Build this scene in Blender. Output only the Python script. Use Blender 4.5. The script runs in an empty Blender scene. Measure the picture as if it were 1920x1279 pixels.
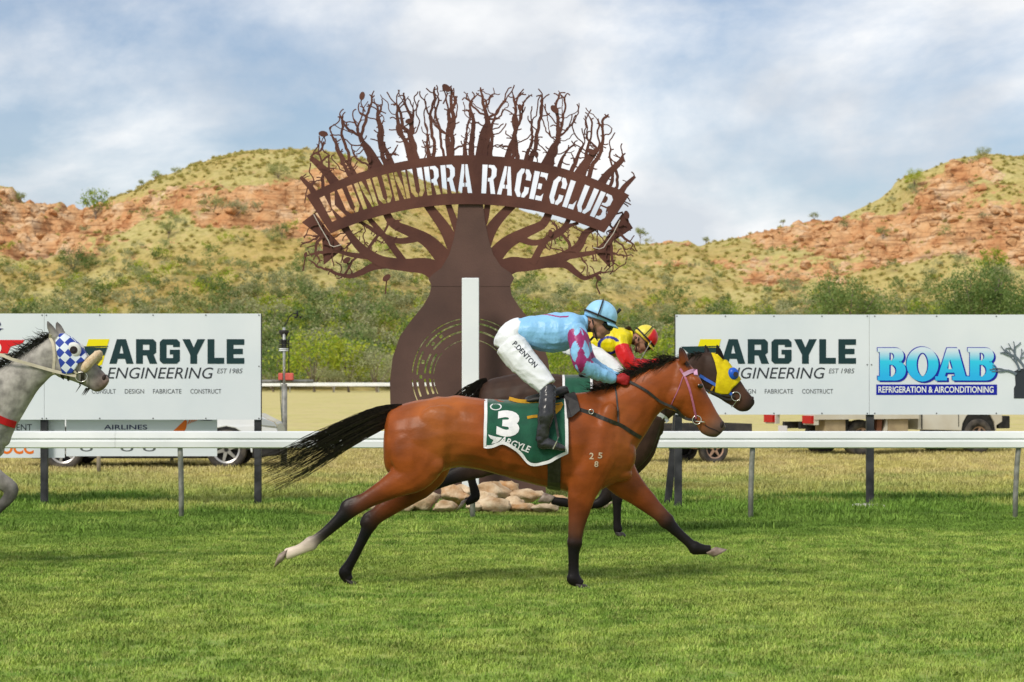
import bpy, bmesh, math, random
import numpy as np
from mathutils import Vector, Matrix, Euler
from mathutils.bvhtree import BVHTree
from mathutils import noise as MN

random.seed(7); RNG = np.random.default_rng(7)
scene = bpy.context.scene
COL = scene.collection

# ---------------------------------------------------------------- camera
F, CH, HY = 4200.0, 1.63, 709.0          # focal length in photo pixels, eye height, horizon row
cam_d = bpy.data.cameras.new('camera'); cam = bpy.data.objects.new('camera', cam_d); COL.objects.link(cam)
cam.location = (0, 0, CH); cam.rotation_euler = (math.radians(90), 0, 0)
cam_d.sensor_width = 36.0; cam_d.lens = 36.0 * F / 1920.0
cam_d.shift_y = (HY - 639.5) / 1920.0
cam_d.clip_start = 0.5; cam_d.clip_end = 6000
cam_d.dof.use_dof = True; cam_d.dof.focus_distance = 18.0; cam_d.dof.aperture_fstop = 5.6
scene.camera = cam

# ---------------------------------------------------------------- sky, sun, exposure
SUN_EL, SUN_AZ = math.radians(42), math.radians(212)     # azimuth clockwise from +Y: behind the camera, to the left
world = bpy.data.worlds.new('World'); scene.world = world; world.use_nodes = True
wn = world.node_tree; wn.nodes.clear()
def N(nt, t, **kw):
    n = nt.nodes.new(t)
    for k, v in kw.items(): setattr(n, k, v)
    return n
def L(nt, a, b): nt.links.new(a, b)
w_out = N(wn, 'ShaderNodeOutputWorld'); w_bg = N(wn, 'ShaderNodeBackground')
sky = N(wn, 'ShaderNodeTexSky', sky_type='NISHITA', sun_disc=False, sun_elevation=SUN_EL, sun_rotation=SUN_AZ)
sky.air_density = 1.0; sky.dust_density = 0.6; sky.ozone_density = 1.5
skym = N(wn, 'ShaderNodeMix', data_type='RGBA', blend_type='MULTIPLY'); skym.inputs[0].default_value = 1.0
skym.inputs[7].default_value = (0.056, 0.061, 0.070, 1)
L(wn, sky.outputs[0], skym.inputs[6])
tc = N(wn, 'ShaderNodeTexCoord')
mp = N(wn, 'ShaderNodeMapping'); mp.inputs['Scale'].default_value = (1, 1, 1.8); mp.inputs['Location'].default_value = (0.35, 0.0, 0.12)
L(wn, tc.outputs['Generated'], mp.inputs['Vector'])
nz = N(wn, 'ShaderNodeTexNoise'); nz.inputs['Scale'].default_value = 5.5; nz.inputs['Detail'].default_value = 9; nz.inputs['Roughness'].default_value = 0.58; nz.inputs['Distortion'].default_value = 0.25
L(wn, mp.outputs[0], nz.inputs['Vector'])
rp = N(wn, 'ShaderNodeValToRGB'); rp.color_ramp.elements[0].position = 0.36; rp.color_ramp.elements[0].color = (.22, .22, .22, 1); rp.color_ramp.elements[1].position = 0.54
L(wn, nz.outputs['Fac'], rp.inputs[0])
nz2 = N(wn, 'ShaderNodeTexNoise'); nz2.inputs['Scale'].default_value = 9.0; nz2.inputs['Detail'].default_value = 7
L(wn, mp.outputs[0], nz2.inputs['Vector'])
rc = N(wn, 'ShaderNodeValToRGB')
rc.color_ramp.elements[0].position = 0.42; rc.color_ramp.elements[0].color = (0.50, 0.53, 0.57, 1)
rc.color_ramp.elements[1].position = 0.62; rc.color_ramp.elements[1].color = (0.80, 0.79, 0.775, 1)
L(wn, nz2.outputs['Fac'], rc.inputs[0])
cm = N(wn, 'ShaderNodeMix', data_type='RGBA')
cf = N(wn, 'ShaderNodeMath', operation='MULTIPLY'); cf.inputs[1].default_value = 0.92
L(wn, rp.outputs[0], cf.inputs[0]); L(wn, cf.outputs[0], cm.inputs[0])
L(wn, skym.outputs[2], cm.inputs[6]); L(wn, rc.outputs[0], cm.inputs[7])
L(wn, cm.outputs[2], w_bg.inputs[0]); w_bg.inputs[1].default_value = 1.0
L(wn, w_bg.outputs[0], w_out.inputs[0])

sun_d = bpy.data.lights.new('sun', 'SUN'); sun = bpy.data.objects.new('sun', sun_d); COL.objects.link(sun)
sun_d.energy = 2.0; sun_d.angle = math.radians(15); sun_d.color = (1.0, 0.93, 0.82)
sdir = Vector((math.sin(SUN_AZ) * math.cos(SUN_EL), math.cos(SUN_AZ) * math.cos(SUN_EL), math.sin(SUN_EL)))
sun.rotation_euler = (-sdir).to_track_quat('-Z', 'Y').to_euler(); sun.location = sdir * 60

scene.view_settings.view_transform = 'Standard'; scene.view_settings.look = 'None'
scene.view_settings.exposure = 0.5; scene.view_settings.gamma = 1.0
scene.render.engine = 'CYCLES'
scene.cycles.max_bounces = 5; scene.cycles.diffuse_bounces = 2; scene.cycles.glossy_bounces = 2; scene.cycles.transparent_max_bounces = 6
scene.cycles.use_denoising = True

# ---------------------------------------------------------------- helpers
def P(px, py, Y): return Vector(((px - 960.0) * Y / F, Y, CH - (py - HY) * Y / F))
def gnd(py): return F * CH / (py - HY)

MATS = {}
def mat(name, c1, c2=None, scale=8.0, rough=0.6, bump=0.0, bscale=None, spec=0.3, metal=0.0, coords='Object', detail=5, sheen=0.0, coat=0.0, ramp=(0.38, 0.62)):
    if name in MATS: return MATS[name]
    m = bpy.data.materials.new(name); m.use_nodes = True; nt = m.node_tree
    b = nt.nodes['Principled BSDF']
    b.inputs['Roughness'].default_value = rough; b.inputs['Metallic'].default_value = metal
    b.inputs['Specular IOR Level'].default_value = spec
    b.inputs['Coat Weight'].default_value = coat
    b.inputs['Sheen Weight'].default_value = sheen
    if c2 is None and bump == 0:
        b.inputs['Base Color'].default_value = (*c1, 1)
    else:
        t = N(nt, 'ShaderNodeTexCoord'); n = N(nt, 'ShaderNodeTexNoise')
        n.inputs['Scale'].default_value = scale; n.inputs['Detail'].default_value = detail
        L(nt, t.outputs[coords], n.inputs['Vector'])
        r = N(nt, 'ShaderNodeValToRGB'); r.color_ramp.elements[0].position, r.color_ramp.elements[1].position = ramp
        r.color_ramp.elements[0].color = (*c1, 1); r.color_ramp.elements[1].color = (*(c2 or c1), 1)
        L(nt, n.outputs['Fac'], r.inputs[0]); L(nt, r.outputs[0], b.inputs['Base Color'])
        if bump:
            n2 = N(nt, 'ShaderNodeTexNoise'); n2.inputs['Scale'].default_value = bscale or scale * 4; n2.inputs['Detail'].default_value = 6
            L(nt, t.outputs[coords], n2.inputs['Vector'])
            bp = N(nt, 'ShaderNodeBump'); bp.inputs['Strength'].default_value = bump; bp.inputs['Distance'].default_value = 0.02
            L(nt, n2.outputs['Fac'], bp.inputs['Height']); L(nt, bp.outputs[0], b.inputs['Normal'])
    MATS[name] = m
    return m

def col_mat(name, rough=0.5, spec=0.3, vary=0.25, vscale=14.0, bump=0.15, bscale=60.0, sheen=0.0, stretch=(1, 1, 1), bdist=0.01):
    """colour from the mesh's own point colours (coat markings), with fine variation"""
    if name in MATS: return MATS[name]
    m = bpy.data.materials.new(name); m.use_nodes = True; nt = m.node_tree; b = nt.nodes['Principled BSDF']
    b.inputs['Roughness'].default_value = rough; b.inputs['Specular IOR Level'].default_value = spec; b.inputs['Sheen Weight'].default_value = sheen
    a = N(nt, 'ShaderNodeAttribute', attribute_name='Col')
    t = N(nt, 'ShaderNodeTexCoord'); mpp = N(nt, 'ShaderNodeMapping'); mpp.inputs['Scale'].default_value = stretch
    L(nt, t.outputs['Object'], mpp.inputs['Vector'])
    n = N(nt, 'ShaderNodeTexNoise'); n.inputs['Scale'].default_value = vscale; n.inputs['Detail'].default_value = 6
    L(nt, mpp.outputs[0], n.inputs['Vector'])
    mr = N(nt, 'ShaderNodeMapRange'); mr.inputs['From Min'].default_value = 0.3; mr.inputs['From Max'].default_value = 0.7
    mr.inputs['To Min'].default_value = 1 - vary; mr.inputs['To Max'].default_value = 1 + vary
    L(nt, n.outputs['Fac'], mr.inputs['Value'])
    mx = N(nt, 'ShaderNodeVectorMath', operation='SCALE')
    L(nt, a.outputs['Color'], mx.inputs[0]); L(nt, mr.outputs[0], mx.inputs['Scale']); L(nt, mx.outputs[0], b.inputs['Base Color'])
    n2 = N(nt, 'ShaderNodeTexNoise'); n2.inputs['Scale'].default_value = bscale; n2.inputs['Detail'].default_value = 4
    L(nt, mpp.outputs[0], n2.inputs['Vector'])
    bp = N(nt, 'ShaderNodeBump'); bp.inputs['Strength'].default_value = bump; bp.inputs['Distance'].default_value = bdist
    L(nt, n2.outputs['Fac'], bp.inputs['Height']); L(nt, bp.outputs[0], b.inputs['Normal'])
    MATS[name] = m
    return m

def wpos(o):
    v = Vector((0, 0, 0))
    while o is not None: v = v + Vector(o.location); o = o.parent
    return v
def adopt(o, parent):
    """o's mesh is in world coordinates: make it a child of parent"""
    if parent is not None:
        o.data.transform(Matrix.Translation(-wpos(parent))); o.parent = parent
    return o
def tag(o, label=None, cat=None, group=None, kind=None):
    if label: o['label'] = label
    if cat: o['category'] = cat
    if group: o['group'] = group
    if kind: o['kind'] = kind
    return o
def empty(name, loc, label=None, cat=None, group=None):
    o = bpy.data.objects.new(name, None); COL.objects.link(o); o.location = loc; o.empty_display_size = 0.2
    return tag(o, label, cat, group)
def link_mesh(name, me, m=None, parent=None, smooth=False):
    o = bpy.data.objects.new(name, me); COL.objects.link(o)
    if m is not None: me.materials.clear(); me.materials.append(m)
    if smooth: me.polygons.foreach_set('use_smooth', [True] * len(me.polygons))
    return adopt(o, parent)
def mesh(name, verts, faces, m=None, parent=None, smooth=False):
    me = bpy.data.meshes.new(name); me.from_pydata([tuple(v) for v in verts], [], faces); me.update()
    return link_mesh(name, me, m, parent, smooth)
class MB:
    """collects shapes for ONE mesh"""
    def __init__(s): s.v, s.f = [], []
    def add(s, vs, fs):
        k = len(s.v); s.v += [Vector(v) for v in vs]; s.f += [tuple(i + k for i in f) for f in fs]; return s
    def box(s, lo, hi):
        x0, y0, z0 = lo; x1, y1, z1 = hi
        return s.add([(x0,y0,z0),(x1,y0,z0),(x1,y1,z0),(x0,y1,z0),(x0,y0,z1),(x1,y0,z1),(x1,y1,z1),(x0,y1,z1)],
                     [(0,3,2,1),(4,5,6,7),(0,1,5,4),(1,2,6,5),(2,3,7,6),(3,0,4,7)])
    def tube(s, pts, r, n=8, cap=True):
        pts = [Vector(p) for p in pts]; rs = r if isinstance(r, (list, tuple)) else [r] * len(pts)
        ref = Vector((0, 1, 0)); rings = []
        for i, p in enumerate(pts):
            t = (pts[min(i + 1, len(pts) - 1)] - pts[max(i - 1, 0)]).normalized()
            a = ref if abs(t.dot(ref)) < 0.9 else Vector((1, 0, 0))
            u = t.cross(a).normalized(); w = t.cross(u).normalized()
            rings.append([p + (u * math.cos(q) + w * math.sin(q)) * rs[i] for q in [2 * math.pi * j / n for j in range(n)]])
        vs = [v for rg in rings for v in rg]; fs = []
        for i in range(len(pts) - 1):
            for j in range(n):
                k = (j + 1) % n; fs.append((i*n+j, i*n+k, (i+1)*n+k, (i+1)*n+j))
        if cap: fs.append(tuple(range(n))[::-1]); fs.append(tuple((len(pts)-1)*n + j for j in range(n)))
        return s.add(vs, fs)
    def disc_y(s, c, r, y0, y1, n=24):
        """cylinder along Y"""
        return s.tube([Vector((c[0], y0, c[1])), Vector((c[0], y1, c[1]))], r, n)
    def build(s, name, m=None, parent=None, smooth=False): return mesh(name, s.v, s.f, m, parent, smooth)
def bevel(o, w, seg=2):
    b = o.modifiers.new('bevel', 'BEVEL'); b.width = w; b.segments = seg; b.limit_method = 'ANGLE'; return o

def flat_mesh(name, contours, thick, to3d, m=None, parent=None):
    single = thick == 0
    """filled 2-D outline (inner contours are holes) -> thin plate; to3d maps (x, y, depth) to the world"""
    cu = bpy.data.curves.new('tmp', 'CURVE'); cu.dimensions = '2D'; cu.fill_mode = 'FRONT' if single else 'BOTH'; cu.extrude = 0.0 if single else 0.5
    for c in contours:
        sp = cu.splines.new('POLY'); sp.points.add(len(c) - 1); sp.use_cyclic_u = True
        for p, q in zip(sp.points, c): p.co = (q[0], q[1], 0, 1)
    ob = bpy.data.objects.new('tmp', cu); COL.objects.link(ob)
    me = bpy.data.meshes.new_from_object(ob.evaluated_get(bpy.context.evaluated_depsgraph_get()))
    bpy.data.objects.remove(ob); bpy.data.curves.remove(cu)
    for v in me.vertices: v.co = to3d(v.co.x, v.co.y, v.co.z * thick)
    me.name = name
    return link_mesh(name, me, m, parent)
def text_contours_mesh(txt, size=1.0, shear=0.0, bold=0.0, spacing=1.0, align='LEFT'):
    cu = bpy.data.curves.new('tmp', 'FONT'); cu.body = txt; cu.size = size; cu.shear = shear; cu.offset = bold
    cu.space_character = spacing; cu.align_x = align; cu.fill_mode = 'FRONT'; cu.extrude = 0.0; cu.resolution_u = 4
    ob = bpy.data.objects.new('tmp', cu); COL.objects.link(ob)
    me = bpy.data.meshes.new_from_object(ob.evaluated_get(bpy.context.evaluated_depsgraph_get()))
    bpy.data.objects.remove(ob); bpy.data.curves.remove(cu)
    return me
def text_on_board(name, txt, x0, x1, ytop, ybot, Y, m, parent, shear=0.0, bold=0.0):
    """flat lettering filling the photo-pixel box, on the plane at depth Y"""
    me = text_contours_mesh(txt, 1.0, shear, bold)
    vs = np.array([v.co[:] for v in me.vertices]); lo, hi = vs.min(0), vs.max(0)
    for v in me.vertices:
        u = (v.co.x - lo[0]) / (hi[0] - lo[0]); w = (v.co.y - lo[1]) / (hi[1] - lo[1])
        v.co = P(x0 + u * (x1 - x0), ybot + w * (ytop - ybot), Y)
    me.name = name
    return link_mesh(name, me, m, parent)

# ---- lofts and voxel union for bodies
def catmull(a, m):
    a = np.asarray(a, float); n = len(a)
    if n < 3: 
        t = np.linspace(0, 1, m)[:, None]; return a[0] * (1 - t) + a[-1] * t
    ext = np.vstack([2 * a[0] - a[1], a, 2 * a[-1] - a[-2]]); out = []
    for s in np.linspace(0, n - 1 - 1e-9, m):
        i = int(s); t = s - i; p0, p1, p2, p3 = ext[i:i + 4]
        out.append(0.5 * (2*p1 + (p2-p0)*t + (2*p0-5*p1+4*p2-p3)*t*t + (3*p1-p0-3*p2+p3)*t**3))
    return np.array(out)
def loft(rings, n=16):
    """rings: (centre, u, v) vectors -> closed surface"""
    vs, fs = [], []
    for c, u, v in rings:
        for j in range(n):
            q = 2 * math.pi * j / n; vs.append(Vector(c) + Vector(u) * math.cos(q) + Vector(v) * math.sin(q))
    k = len(rings)
    for i in range(k - 1):
        for j in range(n):
            jj = (j + 1) % n; fs.append((i*n+j, i*n+jj, (i+1)*n+jj, (i+1)*n+j))
    vs.append(Vector(rings[0][0])); vs.append(Vector(rings[-1][0])); a, b = len(vs) - 2, len(vs) - 1
    for j in range(n):
        jj = (j + 1) % n; fs.append((a, jj, j)); fs.append((b, (k-1)*n+j, (k-1)*n+jj))
    return vs, fs
class Body:
    """a set of overlapping closed lofts that becomes ONE continuous skin; px coordinates of the photo at depth Y"""
    def __init__(s, Y): s.Y = Y; s.k = Y / F; s.mb = MB(); s.samples = []
    def W(s, px, py, off=0.0):
        p = P(px, py, s.Y); p.y += off; return p
    def limb(s, st, cols, m=None, n=14):
        """st: (px, py, radius_px, lateral_m, y_off); cols: colour per station"""
        m = m or max(8, 4 * len(st))
        a = catmull(st, m); cc = catmull(np.array([np.array(c, float) for c in cols]), m); cc = np.clip(cc, 0.001, 1)
        pts = [s.W(q[0], q[1], q[4]) for q in a]; rings = []
        for i, p in enumerate(pts):
            t = (pts[min(i+1, m-1)] - pts[max(i-1, 0)]).normalized()
            u = t.cross(Vector((0, 1, 0)))
            u = u.normalized() if u.length > 1e-4 else Vector((1, 0, 0))
            v = u.cross(t).normalized()
            ru = max(a[i][2], 0.5) * s.k; rv = max(a[i][3], 0.004)
            rings.append((p, u * ru, v * rv)); s.samples.append((p, min(ru, rv), cc[i]))
        s.mb.add(*loft(rings, n)); return s
    def slab(s, st, cols, m=None, n=20, yoff=0.0):
        """st: (top_x, top_y, bottom_x, bottom_y, half_width_m)"""
        m = m or 3 * len(st); a = catmull(st, m); cc = np.clip(catmull(np.array([np.array(c, float) for c in cols]), m), 0.001, 1); rings = []
        for i, q in enumerate(a):
            tp, bt = s.W(q[0], q[1], yoff), s.W(q[2], q[3], yoff); u = (tp - bt) / 2
            rings.append(((tp + bt) / 2, u, Vector((0, max(q[4], 0.004), 0))))
            for f in (-0.6, 0, 0.6): s.samples.append(((tp + bt) / 2 + u * f, min(u.length, q[4]) * (0.8 if f else 1), cc[i]))
        s.mb.add(*loft(rings, n)); return s
    def ball(s, px, py, rx, ry, lat, off, col, rot=0.0, n=14):
        rings = []; c = s.W(px, py, off); e = Vector((math.cos(rot), 0, -math.sin(rot))); u = Vector((math.sin(rot), 0, math.cos(rot)))
        for i in range(9):
            q = -math.pi / 2 + math.pi * (i + 0.5) / 9
            rings.append((c + e * math.sin(q) * rx * s.k, u * math.cos(q) * ry * s.k, Vector((0, lat * math.cos(q), 0))))
        s.mb.add(*loft(rings, n)); s.samples.append((c, min(rx * s.k, ry * s.k, lat), np.array(col, float))); return s
    def skin(s, name, voxel, m, parent=None, smooth=5, tau=0.02, wrinkle=None):
        me = bpy.data.meshes.new('tmp'); me.from_pydata([tuple(v) for v in s.mb.v], [], s.mb.f); me.update()
        bm = bmesh.new(); bm.from_mesh(me); bmesh.ops.recalc_face_normals(bm, faces=bm.faces); bm.to_mesh(me); bm.free()
        ob = bpy.data.objects.new('tmp', me); COL.objects.link(ob)
        r = ob.modifiers.new('r', 'REMESH'); r.mode = 'VOXEL'; r.voxel_size = voxel; r.use_smooth_shade = True
        if smooth: q = ob.modifiers.new('s', 'SMOOTH'); q.iterations = smooth; q.factor = 0.5
        out = bpy.data.meshes.new_from_object(ob.evaluated_get(bpy.context.evaluated_depsgraph_get()))
        bpy.data.objects.remove(ob); bpy.data.meshes.remove(me); out.name = name
        vs = np.empty(len(out.vertices) * 3); out.vertices.foreach_get('co', vs); vs = vs.reshape(-1, 3)
        sp = np.array([q[0][:] for q in s.samples]); sr = np.array([q[1] for q in s.samples]); sc = np.array([q[2][:3] for q in s.samples])
        cols = np.ones((len(vs), 4))
        for i in range(0, len(vs), 4000):
            d = np.linalg.norm(vs[i:i+4000, None, :] - sp[None], axis=2) - sr[None]
            d -= d.min(1, keepdims=True); w = np.exp(-d / tau); w /= w.sum(1, keepdims=True); cols[i:i+4000, :3] = w @ sc
        at = out.color_attributes.new('Col', 'FLOAT_COLOR', 'POINT'); at.data.foreach_set('color', cols.ravel())
        if wrinkle:                      # folds of cloth / play of muscle, in the surface itself
            amp, fq, st, ridged = wrinkle; nr = np.empty(len(vs) * 3); out.vertices.foreach_get('normal', nr); nr = nr.reshape(-1, 3); dd = np.empty(len(vs))
            for i, v in enumerate(vs):
                q = Vector((v[0] * fq * st[0], v[1] * fq * st[1], v[2] * fq * st[2])); q += MN.noise_vector(q * .45) * .9
                e = MN.noise(q); dd[i] = (.45 - abs(e)) if ridged else e
            loc = np.clip((np.array([sr[k] for k in (np.linalg.norm(vs[:, None, ::2] - sp[None, :, ::2], axis=2) - sr[None]).argmin(1)]) / .12), .15, 1) if not ridged else 1.0
            vs = vs + nr * (dd * amp * loc)[:, None]; out.vertices.foreach_set('co', vs.ravel()); out.update()
        out.polygons.foreach_set('use_smooth', [True] * len(out.polygons))
        s.bvh = BVHTree.FromPolygons([Vector(v) for v in vs], [tuple(p.vertices) for p in out.polygons])
        o = bpy.data.objects.new(name, out); COL.objects.link(o); out.materials.append(m)
        return adopt(o, parent)
    def hit(s, px, py, off=0.006, side=-1):
        """point on the skin straight across from (px, py) on the near (-1) or far (+1) flank"""
        p = s.W(px, py); o = Vector((p.x, s.Y + side * 2.0, p.z)); h = s.bvh.ray_cast(o, Vector((0, -side, 0)))
        if h[0] is None:
            h = s.bvh.find_nearest(Vector((p.x, s.Y + side * 0.1, p.z)))
        return h[0] + h[1] * off
def ribbon(pts, width, nrm=None, thick=0.004):
    """flat strap through pts (world); width in the plane across Y"""
    mb = MB(); pts = [Vector(p) for p in pts]; vs, fs = [], []
    for i, p in enumerate(pts):
        t = (pts[min(i+1, len(pts)-1)] - pts[max(i-1, 0)]).normalized()
        nn = nrm[i] if nrm else Vector((0, -1, 0)); a = t.cross(nn).normalized() * width / 2; nn = a.cross(t).normalized()
        for sa, sn in ((-1, 1), (1, 1), (1, -1), (-1, -1)): vs.append(p + a * sa + nn * sn * thick / 2)
    for i in range(len(pts) - 1):
        for j in range(4):
            k = (j + 1) % 4; fs.append((i*4+j, i*4+k, i*4+4+k, i*4+4+j))
    fs.append((3, 2, 1, 0)); e = (len(pts) - 1) * 4; fs.append((e, e+1, e+2, e+3))
    return mb.add(vs, fs)
def dens(pts, m):
    return [tuple(q) for q in catmull(np.array(pts, float), m)]
def hair(paths, w0, n=3):
    mb = MB()
    for p in paths:
        k = len(p); mb.tube(p, [w0 * (1 - 0.85 * (i / (k - 1)) ** 1.5) for i in range(k)], n, cap=False)
    return mb

def scatter(name, pts, scales, rots, idx, protos, label, kind='stuff', tilt=None):
    """a mass nobody could count: points carrying prototype plants"""
    me = bpy.data.meshes.new(name); me.vertices.add(len(pts)); me.vertices.foreach_set('co', np.asarray(pts, float).ravel())
    for nm, ty, arr in (('sc', 'FLOAT', scales), ('rz', 'FLOAT', rots), ('pi', 'INT', idx)):
        a = me.attributes.new(nm, ty, 'POINT'); a.data.foreach_set('value', np.asarray(arr))
    o = bpy.data.objects.new(name, me); COL.objects.link(o)
    pc = bpy.data.collections.new(name + '_kinds')
    for q in protos: pc.objects.link(q)
    g = bpy.data.node_groups.new(name, 'GeometryNodeTree')
    g.interface.new_socket('Geometry', in_out='INPUT', socket_type='NodeSocketGeometry'); g.interface.new_socket('Geometry', in_out='OUTPUT', socket_type='NodeSocketGeometry')
    gi, go = N(g, 'NodeGroupInput'), N(g, 'NodeGroupOutput')
    ci = N(g, 'GeometryNodeCollectionInfo'); ci.inputs['Collection'].default_value = pc
    ci.inputs['Separate Children'].default_value = True; ci.inputs['Reset Children'].default_value = True
    ip = N(g, 'GeometryNodeInstanceOnPoints'); ip.inputs['Pick Instance'].default_value = True
    def attr(nm, ty):
        q = N(g, 'GeometryNodeInputNamedAttribute', data_type=ty); q.inputs['Name'].default_value = nm; return q.outputs[0]
    cx = N(g, 'ShaderNodeCombineXYZ'); L(g, attr('rz', 'FLOAT'), cx.inputs[2])
    er = N(g, 'FunctionNodeEulerToRotation'); L(g, cx.outputs[0], er.inputs[0])
    L(g, gi.outputs[0], ip.inputs['Points']); L(g, ci.outputs[0], ip.inputs['Instance']); L(g, attr('pi', 'INT'), ip.inputs['Instance Index'])
    L(g, er.outputs[0], ip.inputs['Rotation']); L(g, attr('sc', 'FLOAT'), ip.inputs['Scale']); L(g, ip.outputs[0], go.inputs[0])
    md = o.modifiers.new('scatter', 'NODES'); md.node_group = g
    return tag(o, label, name.replace('_', ' ').split()[-1], kind=kind)
def proto(name, mb, m, smooth=False):
    me = bpy.data.meshes.new(name); me.from_pydata([tuple(v) for v in mb.v], [], mb.f); me.update(); me.materials.append(m)
    if smooth: me.polygons.foreach_set('use_smooth', [True] * len(me.polygons))
    return bpy.data.objects.new(name, me)

# numpy value noise
def vnoise(x, y, seed=0):
    xi = np.floor(x).astype(int); yi = np.floor(y).astype(int); fx = x - xi; fy = y - yi
    fx = fx * fx * (3 - 2 * fx); fy = fy * fy * (3 - 2 * fy)
    def h(a, b):
        v = np.sin(a * 127.1 + b * 311.7 + seed * 74.7) * 43758.5453; return v - np.floor(v)
    return (h(xi, yi) * (1-fx) + h(xi+1, yi) * fx) * (1-fy) + (h(xi, yi+1) * (1-fx) + h(xi+1, yi+1) * fx) * fy
def fbm(x, y, oct=5, seed=0):
    s = 0; a = 0.5; t = 0
    for i in range(oct): s = s + a * vnoise(x, y, seed + i * 13); t += a; x = x * 2.03 + 17; y = y * 2.03 + 5; a *= 0.5
    return s / t
# ---------------------------------------------------------------- ground
def grass_material(name, green, green2, straw, straw2, rough=0.7, fine=9.0, dark=1.0):
    m = bpy.data.materials.new(name); m.use_nodes = True; nt = m.node_tree; b = nt.nodes['Principled BSDF']
    b.inputs['Roughness'].default_value = rough; b.inputs['Specular IOR Level'].default_value = 0.15
    g = N(nt, 'ShaderNodeNewGeometry'); sx = N(nt, 'ShaderNodeSeparateXYZ'); L(nt, g.outputs['Position'], sx.inputs[0])
    n1 = N(nt, 'ShaderNodeTexNoise'); n1.inputs['Scale'].default_value = 0.35; n1.inputs['Detail'].default_value = 6; L(nt, g.outputs['Position'], n1.inputs['Vector'])
    n2 = N(nt, 'ShaderNodeTexNoise'); n2.inputs['Scale'].default_value = fine; n2.inputs['Detail'].default_value = 6; n2.inputs['Roughness'].default_value = 0.7; L(nt, g.outputs['Position'], n2.inputs['Vector'])
    n3 = N(nt, 'ShaderNodeTexNoise'); n3.inputs['Scale'].default_value = 2.3; n3.inputs['Detail'].default_value = 5; L(nt, g.outputs['Position'], n3.inputs['Vector'])
    oi = N(nt, 'ShaderNodeObjectInfo')
    def mrange(src, a, c, lo=0.0, hi=1.0):
        q = N(nt, 'ShaderNodeMapRange'); q.inputs[1].default_value, q.inputs[2].default_value, q.inputs[3].default_value, q.inputs[4].default_value = a, c, lo, hi
        L(nt, src, q.inputs[0]); return q.outputs[0]
    def mixc(f, a, c):
        q = N(nt, 'ShaderNodeMix', data_type='RGBA')
        if isinstance(f, float): q.inputs[0].default_value = f
        else: L(nt, f, q.inputs[0])
        for s, v in ((6, a), (7, c)):
            if isinstance(v, tuple): q.inputs[s].default_value = (*[x * dark for x in v], 1)
            else: L(nt, v, q.inputs[s])
        return q.outputs[2]
    def math2(op, a, c):
        q = N(nt, 'ShaderNodeMath', operation=op)
        for i, v in enumerate((a, c)):
            if isinstance(v, (int, float)): q.inputs[i].default_value = v
            else: L(nt, v, q.inputs[i])
        return q.outputs[0]
    # the turf track is watered green; the infield behind the rail is dry straw
    yy = math2('ADD', sx.outputs[1], mrange(n1.outputs[0], 0.3, 0.7, -5.0, 5.0))
    dry = mrange(yy, 28.5, 39.0)
    lush = math2('MULTIPLY', mrange(yy, 22.0, 25.5), mrange(yy, 30.5, 28.5))
    gr = mixc(mrange(n3.outputs[0], 0.36, 0.64), green, green2)
    gr = mixc(mrange(n2.outputs[0], 0.48, 0.72, 0.0, 0.65), gr, (0.50, 0.45, 0.18))
    gr = mixc(mrange(n1.outputs[0], 0.45, 0.68, 0.0, 0.5), gr, (0.34, 0.38, 0.085))
    gr = mixc(math2('MULTIPLY', lush, 0.75), gr, (0.115, 0.23, 0.03))
    st = mixc(mrange(n3.outputs[0], 0.36, 0.64), straw, straw2)
    st = mixc(mrange(n1.outputs[0], 0.48, 0.66, 0.0, 0.6), st, (0.46, 0.43, 0.12))
    allc = mixc(dry, gr, st)
    val = math2('MULTIPLY', mrange(oi.outputs['Random'], 0, 1, 0.72, 1.25), mrange(n3.outputs[0], 0.3, 0.7, 0.78, 1.2))
    sc = N(nt, 'ShaderNodeVectorMath', operation='SCALE'); L(nt, allc, sc.inputs[0]); L(nt, val, sc.inputs['Scale'])
    L(nt, sc.outputs[0], b.inputs['Base Color'])
    bp = N(nt, 'ShaderNodeBump'); bp.inputs['Strength'].default_value = 0.5; bp.inputs['Distance'].default_value = 0.05
    L(nt, n2.outputs[0], bp.inputs['Height']); L(nt, bp.outputs[0], b.inputs['Normal'])
    MATS[name] = m
    return m
GREEN, GREEN2, STRAW, STRAW2 = (0.172, 0.305, 0.042), (0.285, 0.385, 0.072), (0.60, 0.49, 0.23), (0.50, 0.45, 0.17)
g_ground = grass_material('turf_soil', GREEN, GREEN2, STRAW, STRAW2, dark=0.92)
g_blade = grass_material('turf_blades', GREEN, GREEN2, STRAW, STRAW2)
gv, gf = [], []
for i, (x0, x1, y0, y1) in enumerate([(-1500, 1500, -40, 3500)]):
    gv = [(x0, y0, 0), (x1, y0, 0), (x1, y1, 0), (x0, y1, 0)]; gf = [(0, 1, 2, 3)]
tag(mesh('ground', gv, gf, g_ground), 'green turf racetrack running into dry straw coloured infield', 'ground', kind='structure')

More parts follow.
